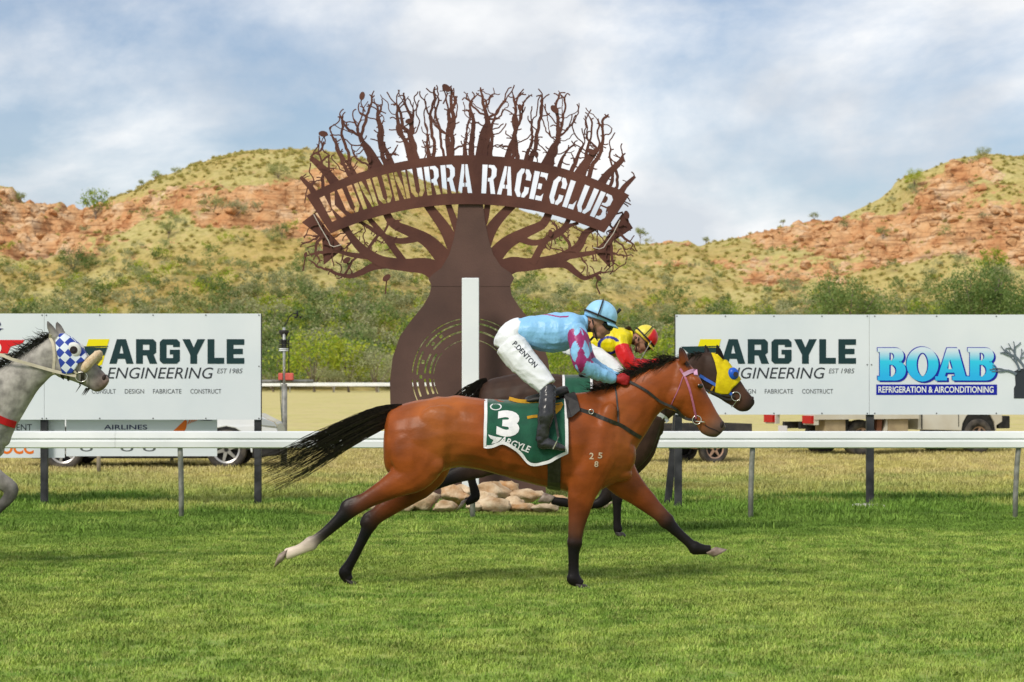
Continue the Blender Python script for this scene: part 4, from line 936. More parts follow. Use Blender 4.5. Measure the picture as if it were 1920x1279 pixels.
for i, q in enumerate(((790,940,38,20,27.3),(850,928,32,20,27.7),(835,950,26,12,27.1),(868,922,20,16,28.0),(925,925,40,22,27.6),(950,918,24,18,27.9),(925,950,38,18,27.1),(905,935,26,16,27.4),(988,930,34,14,27.6),(985,952,30,13,27.1),(1020,952,28,10,27.0),(760,948,20,12,27.2),(960,945,26,14,27.2),(1045,940,22,12,27.5),(1090,942,24,13,27.6),(1130,945,20,10,27.5),(700,946,26,12,27.7),(730,940,22,14,28.0),(890,950,18,10,27.0))): stone(*q, 11 + i)
cf_ = MB(); c0 = P(1634, 944, 28.2)
for k_ in range(1): cf_.add([(c0.x + math.cos(a) * (.24 + .05 * math.sin(3 * a)), 28.45 + math.sin(a) * .22, .0) for a in [i * .5236 for i in range(12)]] + [(c0.x + math.cos(a) * .17, 28.45 + math.sin(a) * .15, .035) for a in [i * .5236 for i in range(12)]], [(i, (i+1) % 12, 12 + (i+1) % 12, 12 + i) for i in range(12)] + [tuple(range(12, 24))])
tag(cf_.build('concrete_footing', mat('pale_concrete', (.62, .6, .56), (.45, .43, .4), 9, .8, .4)), 'pale concrete footing around the middle post of the right board', 'footing')
# ---------------------------------------------------------------- vehicles behind the boards
M_CARW = mat('white_car_paint', (0.70, 0.72, 0.73), (0.66, 0.68, 0.70), 2, 0.25, spec=.5, coat=.4); M_TYRE = mat('tyre_rubber', (0.035, 0.032, 0.03), (0.10, 0.085, 0.07), 6, .85, .2); M_RIM = mat('alloy_rim', (0.50, 0.49, 0.47), (0.38, 0.36, 0.34), 5, .35, metal=.6)
M_GLASS = mat('car_glass', (0.02, 0.025, 0.03), rough=.06, spec=.6); M_UNDER = mat('black_plastic', (0.012, 0.012, 0.013), (0.03, 0.028, 0.026), 9, .7); M_TAIL = mat('tail_lamp_red', (0.45, 0.012, 0.01), rough=.2); M_AMBER = mat('amber_lamp', (0.75, 0.20, 0.01), rough=.2); M_LAMP = mat('clear_lamp', (0.40, 0.43, 0.46), rough=.1, spec=.6); M_CREAMP = mat('cream_truck_paint', (0.66, 0.63, 0.55), (0.58, 0.53, 0.43), 1.6, .4, spec=.4)
M_DUSTRIM = mat('dusty_rim', (0.42, 0.27, 0.19), (0.30, 0.2, 0.15), 7, .6, metal=.2)
class Frame:
    """local x forward, y to the left (away from the camera when facing right), z up"""
    def __init__(s, o, yaw): s.o = Vector(o); s.c, s.s = math.cos(yaw), math.sin(yaw)
    def __call__(s, x, y, z): return s.o + Vector((x * s.c - y * s.s, x * s.s + y * s.c, z))
def prism(name, fr, prof, y0, y1, m, parent, inset=0.0, zmid=None, bev=0.0):
    """side profile (x, z) extruded across y; upper part pulled in by inset"""
    zs = [q[1] for q in prof]; z0, z1 = min(zs), max(zs); zm = zmid if zmid is not None else z1
    def yy(y, z): f = 0 if z <= zm else (z - zm) / max(1e-6, z1 - zm); return y + (inset * f if y < (y0 + y1) / 2 else -inset * f)
    n = len(prof); vs = [fr(x, yy(y, z), z) for y in (y0, y1) for x, z in prof]
    o = mesh(name, vs, [tuple(range(n)), tuple(range(n, 2*n))[::-1]] + [(i, n+i, n+(i+1) % n, (i+1) % n) for i in range(n)], m, parent)
    bm = bmesh.new(); bm.from_mesh(o.data); bmesh.ops.recalc_face_normals(bm, faces=bm.faces); bm.to_mesh(o.data); bm.free()
    if bev: bevel(o, bev)
    return o
def wheel(fr, x, y, r, w, parent, spokes=5, rim_m=None, face=-1, rr=.66):
    """tyre with rounded shoulders; rim and spokes on the outer face"""
    prof = [(rr*r, -w/2), (r*.93, -w/2), (r*.985, -w*.38), (r, -w*.2), (r, w*.2), (r*.985, w*.38), (r*.93, w/2), (rr*r, w/2)]; n = 32; vs, fs = [], []
    for j in range(n):
        q = 2*math.pi*j/n
        for a, b in prof: vs.append(fr(x + a * math.cos(q), y + b, r + a * math.sin(q)))
    k = len(prof)
    for j in range(n):
        jj = (j+1) % n
        for i in range(k): ii = (i+1) % k; fs.append((j*k+i, j*k+ii, jj*k+ii, jj*k+i))
    t = mesh('wheel', vs, fs, M_TYRE, parent, True)
    def ring(a0, a1, d0, d1, nm, m):
        v, f_ = [], []
        for j in range(n):
            q = 2*math.pi*j/n; v += [fr(x + a0*math.cos(q), y + d0, r + a0*math.sin(q)), fr(x + a1*math.cos(q), y + d1, r + a1*math.sin(q))]
        for j in range(n): jj = (j+1) % n; f_.append((2*j, 2*j+1, 2*jj+1, 2*jj))
        return mesh(nm, v, f_, m, t, True)
    s = face * w / 2
    ring(rr*r*1.02, rr*r*.88, s*1.02, s*.86, 'rim', rim_m or M_RIM); ring(rr*r*.9, .01, s*.35, s*.35, 'brake_disc', M_UNDER)
    for i in range(spokes):
        q = 2*math.pi*i/spokes + .3; c, d = Vector((math.cos(q), math.sin(q))), Vector((-math.sin(q), math.cos(q))); v = []
        for rad, hw in ((.06*r, .10*r), (rr*r*.92, .055*r)):
            for sg in (-1, 1):
                e = c * rad + d * hw * sg; v += [fr(x + e.x, y + s*.90, r + e.y), fr(x + e.x, y + s*.55, r + e.y)]
        mesh('spoke', v, [(0,4,6,2),(1,3,7,5),(0,1,5,4),(2,6,7,3),(4,5,7,6),(0,2,3,1)], rim_m or M_RIM, t)
    hb = []; 
    for j in range(16): q = 2*math.pi*j/16; hb.append(fr(x + .1*r*math.cos(q), y + s*.95, r + .1*r*math.sin(q)))
    mesh('hub_cap', hb, [tuple(range(16))], M_UNDER, t)
    return t
def arch_cut(cx, r, z, n=8): return [(cx + r * math.cos(math.pi - math.pi * i / n), z + r * math.sin(math.pi * i / n)) for i in range(n + 1)]
# white SUV, facing right
YC = 39.6; kc = YC / F; fr = Frame(P(118, 882, YC), 0.03); fr.o.z = 0
car = empty('parked_car', P(270, 882, YC), 'white parked car behind the left board with alloy wheels showing', 'car'); car.location.z = 0
WB = 305 * kc; r_ = .365
prof = [(-.92,.42),(-.95,.62),(-.90,.95),(-.80,1.02)] + [(WB+.55,.98),(WB+.86,.82),(WB+.93,.62),(WB+.90,.36)] + [(WB+.44,.30)] + arch_cut(WB, .43, .34)[::-1] + [(WB-.44,.28),(.44,.28)] + arch_cut(0, .43, .34)[::-1] + [(-.44,.32)]
prism('body', fr, prof, 0, 1.82, M_CARW, car, .06, .7, .03)
prism('cabin', fr, [(-.78,1.02),(-.60,1.62),(-.2,1.70),(1.2,1.68),(1.75,1.45),(2.35,1.0)], .06, 1.76, M_CARW, car, .18, 1.0, .03)
for a in ([(-.52,1.06),(-.42,1.52),(.35,1.55),(.35,1.06)], [(.45,1.06),(.45,1.55),(1.15,1.54),(1.25,1.06)], [(1.33,1.06),(1.25,1.52),(1.65,1.42),(2.1,1.06)]): prism('side_window', fr, a, .05, .10, M_GLASS, car, .12, 1.0)
for cx in (0, WB): prism('wheel_arch', fr, arch_cut(cx, .425, .36) , .02, .55, M_UNDER, car)
prism('sill', fr, [(.45,.22),(.45,.34),(WB-.45,.34),(WB-.45,.22)], .01, 1.8, M_UNDER, car); prism('front_bumper', fr, [(WB+.46,.22),(WB+.46,.42),(WB+.95,.46),(WB+.95,.26)], -.01, 1.83, M_UNDER, car, 0, None, .02)
prism('headlight', fr, [(WB+.55,.80),(WB+.62,.93),(WB+.84,.85),(WB+.90,.76)], -.012, .3, M_LAMP, car, 0, None, .01); prism('fog_lamp', fr, [(WB+.62,.50),(WB+.62,.58),(WB+.86,.56),(WB+.86,.50)], -.012, .1, M_UNDER, car)
for cx in (0, WB): wheel(fr, cx, .12, r_, .23, car, 6); wheel(fr, cx, 1.68, r_, .23, car, 6, face=1)
prism('underbody', fr, [(-.6,.2),(-.6,.4),(WB+.6,.4),(WB+.6,.2)], .25, 1.6, M_UNDER, car)
# cream tray truck, facing right and a little away
YT = 46.4; ft = Frame(P(1616, 858, YT), math.radians(26)); ft.o.z = 0; WT = 3.0
tk = empty('tray_truck', ft(1.4, .75, 0), 'cream tray back truck parked behind the right board showing red tail lamps', 'truck'); tk.location.z = 0
for x in (0, WT): wheel(ft, x, .11, .385, .22, tk, 6, M_DUSTRIM, rr=.55); wheel(ft, x, 1.5, .385, .22, tk, 6, M_DUSTRIM, face=1, rr=.55)
prism('tray', ft, [(-1.25,.90),(-1.25,1.02),(1.35,1.02),(1.35,.90)], -.12, 1.75, M_CREAMP, tk, 0, None, .01); prism('headboard', ft, [(1.25,1.0),(1.25,1.75),(1.33,1.75),(1.33,1.0)], -.1, 1.73, M_CREAMP, tk)
prism('chassis_rail', ft, [(-1.2,.58),(-1.2,.72),(WT+.5,.72),(WT+.5,.58)], .45, .55, M_UNDER, tk); prism('chassis_rail', ft, [(-1.2,.58),(-1.2,.72),(WT+.5,.72),(WT+.5,.58)], 1.05, 1.15, M_UNDER, tk); prism('axle', ft, [(-.08,.30),(-.08,.46),(.08,.46),(.08,.30)], .2, 1.4, M_UNDER, tk)
prism('side_board', ft, [(-1.25,.78),(-1.25,.9),(1.35,.9),(1.35,.78)], -.13, -.10, M_CREAMP, tk)
for x0 in (-.95, .62): prism('under_tray_box', ft, [(x0,.52),(x0,.86),(x0+.5,.86),(x0+.5,.52)], -.06, .3, mat('tan_box', (.42,.33,.20), (.34,.26,.16), 5, .6), tk)
prism('mudguard', ft, [(-.47,.55),(-.42,.86),(-.30,.88),(-.36,.55)], .0, .25, M_UNDER, tk); prism('mudguard', ft, [(.36,.4),(.40,.86),(.52,.86),(.48,.4)], .0, .25, mat('rusty_flap', (.22,.09,.05), rough=.8), tk); prism('strut', ft, [(.52,.5),(.62,.9),(.70,.9),(.60,.5)], -.04, .02, M_CREAMP, tk)
prism('cab', ft, [(1.42,.55),(1.42,1.05),(1.46,1.85),(2.35,1.85),(2.75,1.2),(3.45,1.12),(3.62,1.0),(3.62,.70),(WT+.47,.62)] + arch_cut(WT, .46, .50)[::-1] + [(WT-.47,.52)], 0, 1.62, M_CREAMP, tk, .12, 1.15, .02)
prism('side_window', ft, [(1.58,1.2),(1.62,1.75),(2.28,1.75),(2.55,1.2)], -.008, .06, M_GLASS, tk, .09, 1.15); prism('door_seam', ft, [(1.50,.56),(1.50,1.18),(1.53,1.18),(1.53,.56)], -.006, .02, M_UNDER, tk); prism('door_seam', ft, [(2.46,.60),(2.46,1.18),(2.475,1.18),(2.475,.60)], -.006, .02, M_UNDER, tk)
prism('indicator', ft, [(2.62,.98),(2.62,1.08),(2.78,1.08),(2.78,.98)], -.02, .02, M_AMBER, tk); prism('bull_bar', ft, [(3.55,.55),(3.55,.82),(3.85,.82),(3.85,.55)], .02, 1.6, M_UNDER, tk, 0, None, .02)
for cx in (WT,): prism('wheel_arch', ft, arch_cut(cx, .45, .5), .03, .4, M_UNDER, tk)
for y in (-.08, 1.38): prism('tail_lamp', ft, [(-1.30,.70),(-1.30,.86),(-1.24,.86),(-1.24,.70)], y, y + .34, M_TAIL, tk); prism('lamp_housing', ft, [(-1.24,.67),(-1.24,.89),(-1.14,.89),(-1.14,.67)], y - .03, y + .38, M_CREAMP, tk)
npl = prism('number_plate', ft, [(-1.29,.50),(-1.29,.64),(-1.275,.64),(-1.275,.50)], .85, 1.18, mat('plate_white', (.6,.58,.58), rough=.4), tk)
# small trailer beside it
YTR = 42.3; f3 = Frame(P(1341, 871, YTR), math.radians(22)); f3.o.z = 0
tl = empty('box_trailer', f3(-.2, .6, 0), 'low dark box trailer with a dusty wheel between the bay horse and the truck', 'trailer'); tl.location.z = 0
wheel(f3, 0, .09, .29, .17, tl, 5, M_DUSTRIM, rr=.62); wheel(f3, 0, 1.35, .29, .17, tl, 5, M_DUSTRIM, face=1, rr=.62)
M_TRL = mat('dark_trailer', (.03, .03, .032), (.07, .06, .055), 4, .6); prism('tray_floor', f3, [(-1.1,.46),(-1.1,.50),(.85,.50),(.85,.46)], .2, 1.24, M_TRL, tl)
for y in (.18, 1.22): prism('tray_side', f3, [(-1.1,.50),(-1.1,.76),(.85,.76),(.85,.50)], y, y + .03, M_TRL, tl)
prism('tailgate', f3, [(.85,.48),(.85,.76),(.88,.76),(.88,.48)], .18, 1.25, M_TRL, tl); prism('front_gate', f3, [(-1.13,.48),(-1.13,.76),(-1.1,.76),(-1.1,.48)], .18, 1.25, M_TRL, tl); prism('mudguard', f3, [(-.42,.30),(-.36,.60),(.36,.60),(.42,.42),(.36,.42),(.32,.56),(-.32,.56),(-.38,.30)], -.01, .19, mat('rusty_mudguard', (.32,.14,.08), (.2,.1,.06), 8, .8), tl); prism('drawbar', f3, [(-2.3,.40),(-2.3,.46),(-1.0,.46),(-1.0,.40)], .66, .74, M_TRL, tl); prism('axle', f3, [(-.03,.26),(-.03,.32),(.03,.32),(.03,.26)], .1, 1.35, M_TRL, tl)

# ---------------------------------------------------------------- weather station on its pole, pipe barrier, stub post
YPL = 42.0; kp = YPL / F
ws = empty('weather_station', P(533, 872, YPL), 'grey pole with weather instruments and a wind cup arm right of the left board', 'weather station'); ws.location.z = 0
pz = lambda px, py, dy=0: P(px, py, YPL) + Vector((0, dy, 0))
def zt_(py): return P(0, py, YPL).z
x0 = P(533, 0, YPL).x
MB().tube([(x0, YPL, -.1), (x0, YPL, zt_(720))], .055, 14).build('pole', M_GALV, ws, True); MB().tube([(x0, YPL, zt_(722)), (x0 - .005, YPL, zt_(614))], .026, 12).build('mast', mat('pale_steel', (.42,.43,.42), rough=.4, metal=.4), ws, True)
MB().tube([(x0 - .01, YPL + .05, zt_(619)), (x0 - .01, YPL + .05, zt_(624)), (x0 - .01, YPL + .05, zt_(634))], [.095, .09, .03], 16).build('rain_funnel', M_UNDER, ws, True)
for i in range(7): MB().tube([(x0 - .01, YPL + .05, zt_(637 + i * 3.2)), (x0 - .01, YPL + .05, zt_(639 + i * 3.2))], [.085, .105], 18).build('radiation_shield_plate', M_UNDER if i < 5 else M_WHITE, ws, True)
MB().tube([(x0 - .01, YPL + .05, zt_(635)), (x0 - .01, YPL + .05, zt_(660))], .05, 12).build('shield_core', M_UNDER, ws)
MB().tube([pz(533, 612), pz(537, 606), pz(543, 593), pz(549, 588.5), pz(556, 588)], .012, 8).build('arm', M_UNDER, ws, True); MB().tube([pz(557.5, 583), pz(557.5, 594)], .018, 10).build('wind_vane_body', M_UNDER, ws, True)
for a in (0, 2.1, 4.2):
    c = pz(557.5, 595) + Vector((math.cos(a) * .06, math.sin(a) * .06, 0)); MB().tube([pz(557.5, 595), c], .005, 6).build('cup_arm', M_UNDER, ws); MB().tube([c + Vector((0, 0, .018)), c, c - Vector((0, 0, .022))], [.026, .024, .006], 10).build('wind_cup', M_UNDER, ws, True)
MB().tube([pz(541.5, 632, .02), pz(541.5, 704, .02)], .011, 8).build('cable_conduit', M_UNDER, ws); MB().tube([pz(527, 712, -.05), pz(526, 740, -.06), pz(529, 790, -.06), pz(528, 868, -.06)], .006, 6).build('cable', mat('green_cable', (.05,.09,.05), rough=.6), ws)
M_REDBOX = mat('faded_red_box', (.62,.12,.09), (.50,.09,.07), 6, .55)
for a, b in ((522, 530.5), (535, 550)):
    bx_ = MB().box((P(a,0,YPL).x, YPL - .04, zt_(713)), (P(b,0,YPL).x, YPL + .12, zt_(699.5))).build('instrument_box', M_REDBOX, ws); bevel(bx_, .015)
pb = empty('pipe_barrier', P(500, 872, YPL + .2), 'horizontal grey pipe rail passing behind the weather station pole', 'barrier'); pb.location.z = 0
MB().tube([(P(300,0,YPL).x, YPL + .14, zt_(716)), (P(586,0,YPL).x, YPL + .14, zt_(715))], .033, 12).build('pipe', M_GALV, pb, True); MB().tube([(P(320,0,YPL).x, YPL + .14, -.1), (P(320,0,YPL).x, YPL + .14, zt_(716))], .033, 12).build('upright', M_GALV, pb, True)
sp_ = MB().tube([P(185, 890, 38.0), P(185, 850, 38.0), P(185, 848, 38.0)], [.035, .035, .02], 12).build('stub_post', mat('tan_post', (.34,.29,.22), (.26,.22,.17), 8, .8), None, True); tag(sp_, 'short tan post standing in the dry grass under the left board', 'post')
# ---------------------------------------------------------------- horses
M_BAY = col_mat('bay_coat', 0.40, 0.20, 0.26, 5.0, 0.25, 45.0, stretch=(1, 1, 1.6), bdist=.006)
M_DARK = col_mat('dark_bay_coat', 0.5, 0.15, 0.25, 9.0, 0.12, 90.0)
M_GREY = col_mat('grey_coat', 0.55, 0.2, 0.42, 14.0, 0.15, 90.0)
M_HAIR = mat('black_hair', (0.010, 0.008, 0.008), (0.03, 0.022, 0.018), 40, 0.45, spec=0.4)
M_EYE = mat('dark_eye', (0.01, 0.006, 0.005), rough=0.08, spec=0.6); M_NOSTRIL = mat('nostril_dark', (0.02, 0.010, 0.009), rough=0.6)
M_LEATHER = mat('black_leather', (0.012, 0.010, 0.009), (0.03, 0.025, 0.022), 30, 0.4, spec=0.45)
M_STEEL = mat('bit_steel', (0.62, 0.60, 0.55), rough=0.25, metal=0.9)
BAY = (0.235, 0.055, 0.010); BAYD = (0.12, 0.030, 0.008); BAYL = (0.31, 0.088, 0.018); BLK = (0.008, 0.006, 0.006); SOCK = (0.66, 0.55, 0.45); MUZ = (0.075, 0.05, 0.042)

TRUNK1 = [(722,792,720,846,.07),(729,771,722,878,.15),(745,760,735,893,.20),(772,752,770,897,.235),(805,746,815,893,.255),(850,742,854,876,.26),(900,746,902,882,.27),(950,751,952,895,.28),(1000,751,1000,908,.28),(1045,745,1045,919,.27),(1085,737,1085,926,.25),(1120,736,1125,921,.23),(1155,752,1155,905,.20),(1182,795,1178,886,.13)]
def hoof(body, a, b, r0, r1, lat, m, parent, sole_dir=None):
    """hoof wall from the coronet a (px) to the ground surface b (px); sole_dir = direction of the toe along the sole"""
    A, B = body.W(a[0], a[1], a[2]), body.W(b[0], b[1], b[2]); t = (B - A).normalized(); k = body.k
    sd = Vector((sole_dir[0], 0, -sole_dir[1])).normalized() if sole_dir else t.cross(Vector((0,1,0))).normalized()
    u0 = sd * r0 * k; rings = []
    for i in range(5):
        f = i / 4.0; rings.append((A.lerp(B, f) + sd * r1 * k * .12 * f, sd * (r0 + (r1 - r0) * f) * k, Vector((0, lat * (0.85 + .3 * f), 0))))
    mb = MB(); mb.add(*loft(rings, 16)); return mb.build('hoof', m, parent, True)

def head_bits(body, root, eye, nostril, near=-1):
    for sd in (-1, 1):
        h = body.hit(eye[0], eye[1], -.008, sd); bm = MB()
        rings = []
        for i in range(8):
            q = -math.pi/2 + math.pi * (i + .5) / 8; rings.append((h + Vector((math.sin(q) * .026, 0, -.3 * math.sin(q) * .026)), Vector((0.3, 0, 1)).normalized() * math.cos(q) * .02, Vector((0, .018 * math.cos(q), 0))))
        bm.add(*loft(rings, 12)); bm.build('eye', M_EYE, root, True)
        h = body.hit(nostril[0], nostril[1], -.002, sd); rings = []
        for i in range(6):
            q = -math.pi/2 + math.pi * (i + .5) / 6; rings.append((h + Vector((math.sin(q) * .016, 0, math.sin(q) * .030)), Vector((0.8, 0, -.5)).normalized() * math.cos(q) * .018, Vector((0, .010 * math.cos(q), 0))))
        bm = MB(); bm.add(*loft(rings, 10)); bm.build('nostril', M_NOSTRIL, root, True)
def surf_path(body, pts, m, off=.006, side=-1): return [body.hit(x, y, off, side) for x, y in dens(pts, m)]
def strap(name, body, pts, w, m, root, k=14, off=.006, side=-1): return ribbon(surf_path(body, pts, k, off, side), w).build(name, m, root)
def ring_strap(name, body, c, ax, w, m, root, off=.006, n=36, rad=1.2):
    """strap right round the body at photo point c, in the plane perpendicular to ax (photo px direction)"""
    C = body.W(*c); t = Vector((ax[0], 0, -ax[1])).normalized(); u = t.cross(Vector((0,1,0))).normalized(); v = Vector((0,1,0)); vs = []; fs = []
    for j in range(n):
        q = 2 * math.pi * j / n; d = u * math.cos(q) + v * math.sin(q); row = []
        for s_ in (-.5, .5):
            o = C + t * w * s_; h = body.bvh.ray_cast(o, d, rad)
            p = h[0]
            if p is None: p = o + d * .15
            else:
                for _ in range(4):       # outermost skin along this spoke
                    h2 = body.bvh.ray_cast(p + d * .004, d, .08)
                    if h2[0] is None: break
                    p = h2[0]
            row.append((p + d * off, p + d * (off + .004)))
        vs += [row[0][0], row[0][1], row[1][1], row[1][0]]
    for j in range(n):
        k2 = (j + 1) % n
        for e in range(4):
            e2 = (e + 1) % 4; fs.append((j*4+e, j*4+e2, k2*4+e2, k2*4+e))
    return mesh(name, vs, fs, m, root)
def torus(name, c, r, w, m, root, nrm=Vector((0,1,0)), sx=1.0):
    u = Vector((1,0,0)); v = nrm.cross(u).normalized(); mb = MB(); n = 20
    pts = [Vector(c) + (u * math.cos(q) * sx + v * math.sin(q)) * r for q in [2*math.pi*i/n for i in range(n+1)]]
    return mb.tube(pts, w, 6, cap=False).build(name, m, root, True)

# ===== bay horse in front
Y1 = F / 240.0
b1 = Body(Y1); root1 = empty('racehorse', P(960, 1100, Y1), 'bay racehorse number 3 galloping in front with black tail and one white sock', 'horse'); root1.location.z = 0
b1.slab(TRUNK1, [BAY]*4 + [BAYL]*2 + [BAY]*6 + [BAYL, BAY], m=44)
b1.slab([(1060,738,1085,905,.20),(1100,733,1130,890,.185),(1135,724,1180,862,.155),(1165,712,1205,822,.125),(1195,699,1226,790,.105),(1225,686,1243,768,.09),(1252,674,1255,764,.08),(1272,672,1262,762,.07)], [BAY]*8, m=26)
b1.slab([(1266,672,1240,752,.06),(1280,674,1250,765,.085),(1296,685,1263,771,.098),(1311,705,1278,779,.098),(1323,731,1291,786,.082),(1334,752,1303,795,.066),(1345,774,1311,808,.058),(1354,787,1318,815,.056),(1360,796,1330,820,.05),(1361,803,1343,820,.035)], [BAY]*5 + [BAY, (.24,.085,.035), (.12,.07,.05), MUZ, MUZ], m=34)
b1.ball(1272, 742, 28, 32, .108, 0, BAY, .5)                    # cheek
for off in (-.075, .075): b1.ball(1304, 716, 15, 9, .03, off, BAY, .9)   # brow
for off, dx in ((-.05, 0), (.05, 5)):
    b1.limb([(1281+dx,682,8,.022,off),(1278+dx,668,7.5,.02,off*1.1),(1275+dx,657,5,.014,off*1.15),(1274+dx,649,1.2,.005,off*1.15)], [BAYD, BAYD, BLK, BLK], n=10)
for x, y, r, l, o in ((1077,1015,15,.046,-.145),(1074,1082,13,.036,-.145),(1252,979,15.5,.046,.145),(1306,1030,13.5,.036,.145),(656,954,17,.042,-.14),(586,1017,14,.036,-.14),(691,985,15.5,.041,.135),(645,1076,13.5,.036,.135)): b1.ball(x, y, r, r * 1.05, l, o, SOCK if x == 586 else BLK)
# near hind (white sock), far hind, near fore (on the ground), far fore (reaching out)
b1.limb([(775,800,52,.12,-.10),(795,845,50,.12,-.125),(778,885,37,.10,-.135),(742,907,26,.072,-.14),(705,928,18.5,.052,-.14),(675,945,15,.043,-.14),(655,957,15.5,.040,-.14),(637,975,12.5,.033,-.14),(612,997,10.5,.028,-.14),(594,1011,11,.03,-.14),(584,1018,13,.034,-.14),(567,1027,10.5,.029,-.14),(548,1034,11,.032,-.14),(538,1037,11,.032,-.14)],
        [BAY]*4 + [BAYD, (.10,.032,.014), BLK, BLK, BLK, BLK, SOCK, SOCK, SOCK, SOCK], m=56)
b1.limb([(690,934,14,.03,-.14),(664,940,11,.026,-.14),(649,945,8.5,.022,-.14),(645,958,7,.022,-.14)], [BAYD, BLK, BLK, BLK])
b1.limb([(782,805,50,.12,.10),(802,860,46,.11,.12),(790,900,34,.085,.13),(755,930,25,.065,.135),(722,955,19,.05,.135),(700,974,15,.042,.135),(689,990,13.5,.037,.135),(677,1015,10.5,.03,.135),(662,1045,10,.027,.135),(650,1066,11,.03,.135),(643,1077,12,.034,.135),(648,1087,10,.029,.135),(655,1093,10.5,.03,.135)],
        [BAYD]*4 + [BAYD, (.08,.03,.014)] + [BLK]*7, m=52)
b1.limb([(712,962,13,.03,.135),(694,968,10.5,.026,.135),(683,974,8,.022,.135),(677,988,7,.022,.135)], [BAYD, BLK, BLK, BLK])
b1.limb([(1120,800,46,.10,-.13),(1110,850,47,.105,-.145),(1098,893,36,.09,-.145),(1091,925,27,.068,-.145),(1084,960,20,.052,-.145),(1079,993,15,.043,-.145),(1077,1017,13.5,.041,-.145),(1075,1035,11,.032,-.145),(1074.5,1060,10,.027,-.145),(1075,1076,11,.03,-.145),(1077,1083,11.5,.033,-.145),(1084,1090,10,.029,-.145),(1089,1094,10.5,.031,-.145)],
        [BAY]*4 + [BAYD, (.10,.035,.015), BLK] + [BLK]*6, m=50)
b1.limb([(1140,820,46,.10,.11),(1150,868,42,.095,.13),(1172,903,32,.08,.14),(1195,925,25,.062,.145),(1220,948,19,.05,.145),(1240,966,15.5,.044,.145),(1253,980,14,.042,.145),(1268,996,11,.032,.145),(1288,1014,10,.027,.145),(1301,1026,11,.03,.145),(1309,1031,12,.033,.145),(1324,1033,10,.029,.145),(1336,1034,10.5,.031,.145)],
        [BAY]*4 + [BAYD, (.12,.04,.018), BLK] + [BLK]*6, m=50)
b1.ball(1176, 852, 17, 30, .09, -.04, BAY); b1.ball(1160, 888, 26, 16, .10, 0, BAY)
for sg in (-1, 1):                                             # muscle masses
    for q in ((1110,862,36,30,.07,.177,0),(1128,806,22,56,.06,.163,.35),(835,795,50,36,.07,.185,.2),(772,850,38,54,.075,.172,-.2),(812,868,24,22,.05,.182,.3),(752,905,34,18,.04,.155,-.45)): b1.ball(*q[:4], q[4], sg * q[5], BAY, q[6])
body1 = b1.skin('body', .0115, M_BAY, root1, 5, .02, (.011, 6.0, (1.5, 1, .7), False))
M_HOOF = mat('horn_hoof', (0.16, 0.11, 0.085), (0.34, 0.27, 0.22), 12, 0.5); M_HOOFD = mat('dark_hoof', (0.02, 0.017, 0.015), (0.05, 0.04, 0.035), 12, 0.5)
hoof(b1, (540,1036,-.14), (522,1048,-.14), 11.5, 14, .042, M_HOOF, root1, (-.35, 1)); hoof(b1, (653,1091,.135), (661,1100,.135), 11, 14, .045, M_HOOFD, root1, (1, .35))
hoof(b1, (1087,1092,-.145), (1092,1100,-.145), 11.5, 15, .048, M_HOOFD, root1, (1, .1)); hoof(b1, (1335,1034,.145), (1352,1041,.145), 12, 15, .046, M_HOOF, root1, (.9, -.5))
head_bits(b1, root1, (1311, 724), (1352, 797))
rnd = random.Random(4)
def tail(body, path, half, n, seed, w0=.006, lat=.05):
    r = random.Random(seed); out = []; base = np.array(path, float)
    for _ in range(n):
        f = r.uniform(-1, 1); g = r.gauss(0, .5); ln = r.uniform(.55, 1.03) if r.random() < .7 else r.uniform(.35, .7); pts = []; ph = r.uniform(0, 6.28)
        cv = catmull(base, 14); m_ = max(4, int(14 * min(ln, 1)))
        for i in range(m_):
            t = i / 13.0; x, y, h0 = cv[i]; tx, ty = cv[min(i+1, 13)][:2] - cv[max(i-1, 0)][:2]; q = math.hypot(tx, ty); nx_, ny_ = -ty / q, tx / q
            e = f * h0 + math.sin(ph + t * 4) * 5 * t + (r.uniform(-3, 3) * t); pts.append(body.W(x + nx_ * e, y + ny_ * e, g * lat * (0.5 + 1.6 * t)))
        out.append(pts)
    return hair(out, w0)
tail(b1, [(757,768,11),(728,778,19),(690,793,22),(640,818,25),(590,846,30),(535,876,33),(478,900,36)], 0, 700, 8, .0044).build('tail', M_HAIR, root1)
def mane(body, crest, n, length, dirs, seed, w0=.004):
    r = random.Random(seed); out = []; c = catmull(np.array(crest, float), 60)
    for _ in range(n):
        i = r.randrange(60); x, y = c[i]; sd = r.choice((-1, -1, 1)); dx, dy = dirs; ln = length * r.uniform(.5, 1.15); p0 = body.W(x + r.uniform(-2, 2), y + r.uniform(0, 6), r.uniform(-.03, .03)); pts = [p0]
        lift = r.uniform(-.2, 1.0)
        for j in range(1, 6):
            t = j / 5.0; pts.append(p0 + Vector(((dx * ln * t + r.uniform(-2, 2)) * body.k, sd * (.02 + .04 * t) * (1 - lift * .5), -(dy * ln * t * lift + (1 - lift) * ln * t * t * .55 + r.uniform(-2, 2)) * body.k)))
        out.append(pts)
    return hair(out, w0)
mane(b1, [(1120,736),(1150,722),(1180,707),(1210,692),(1240,680),(1268,670)], 620, 44, (-.75, -.5), 9).build('mane', M_HAIR, root1)
strap('mouth_line', b1, [(1350,812),(1340,806),(1329,802),(1321,797)], .008, M_NOSTRIL, root1, 10, .001)
mane(b1, [(1276,672),(1286,678)], 60, 26, (.4, .3), 12, .004).build('forelock', M_HAIR, root1)
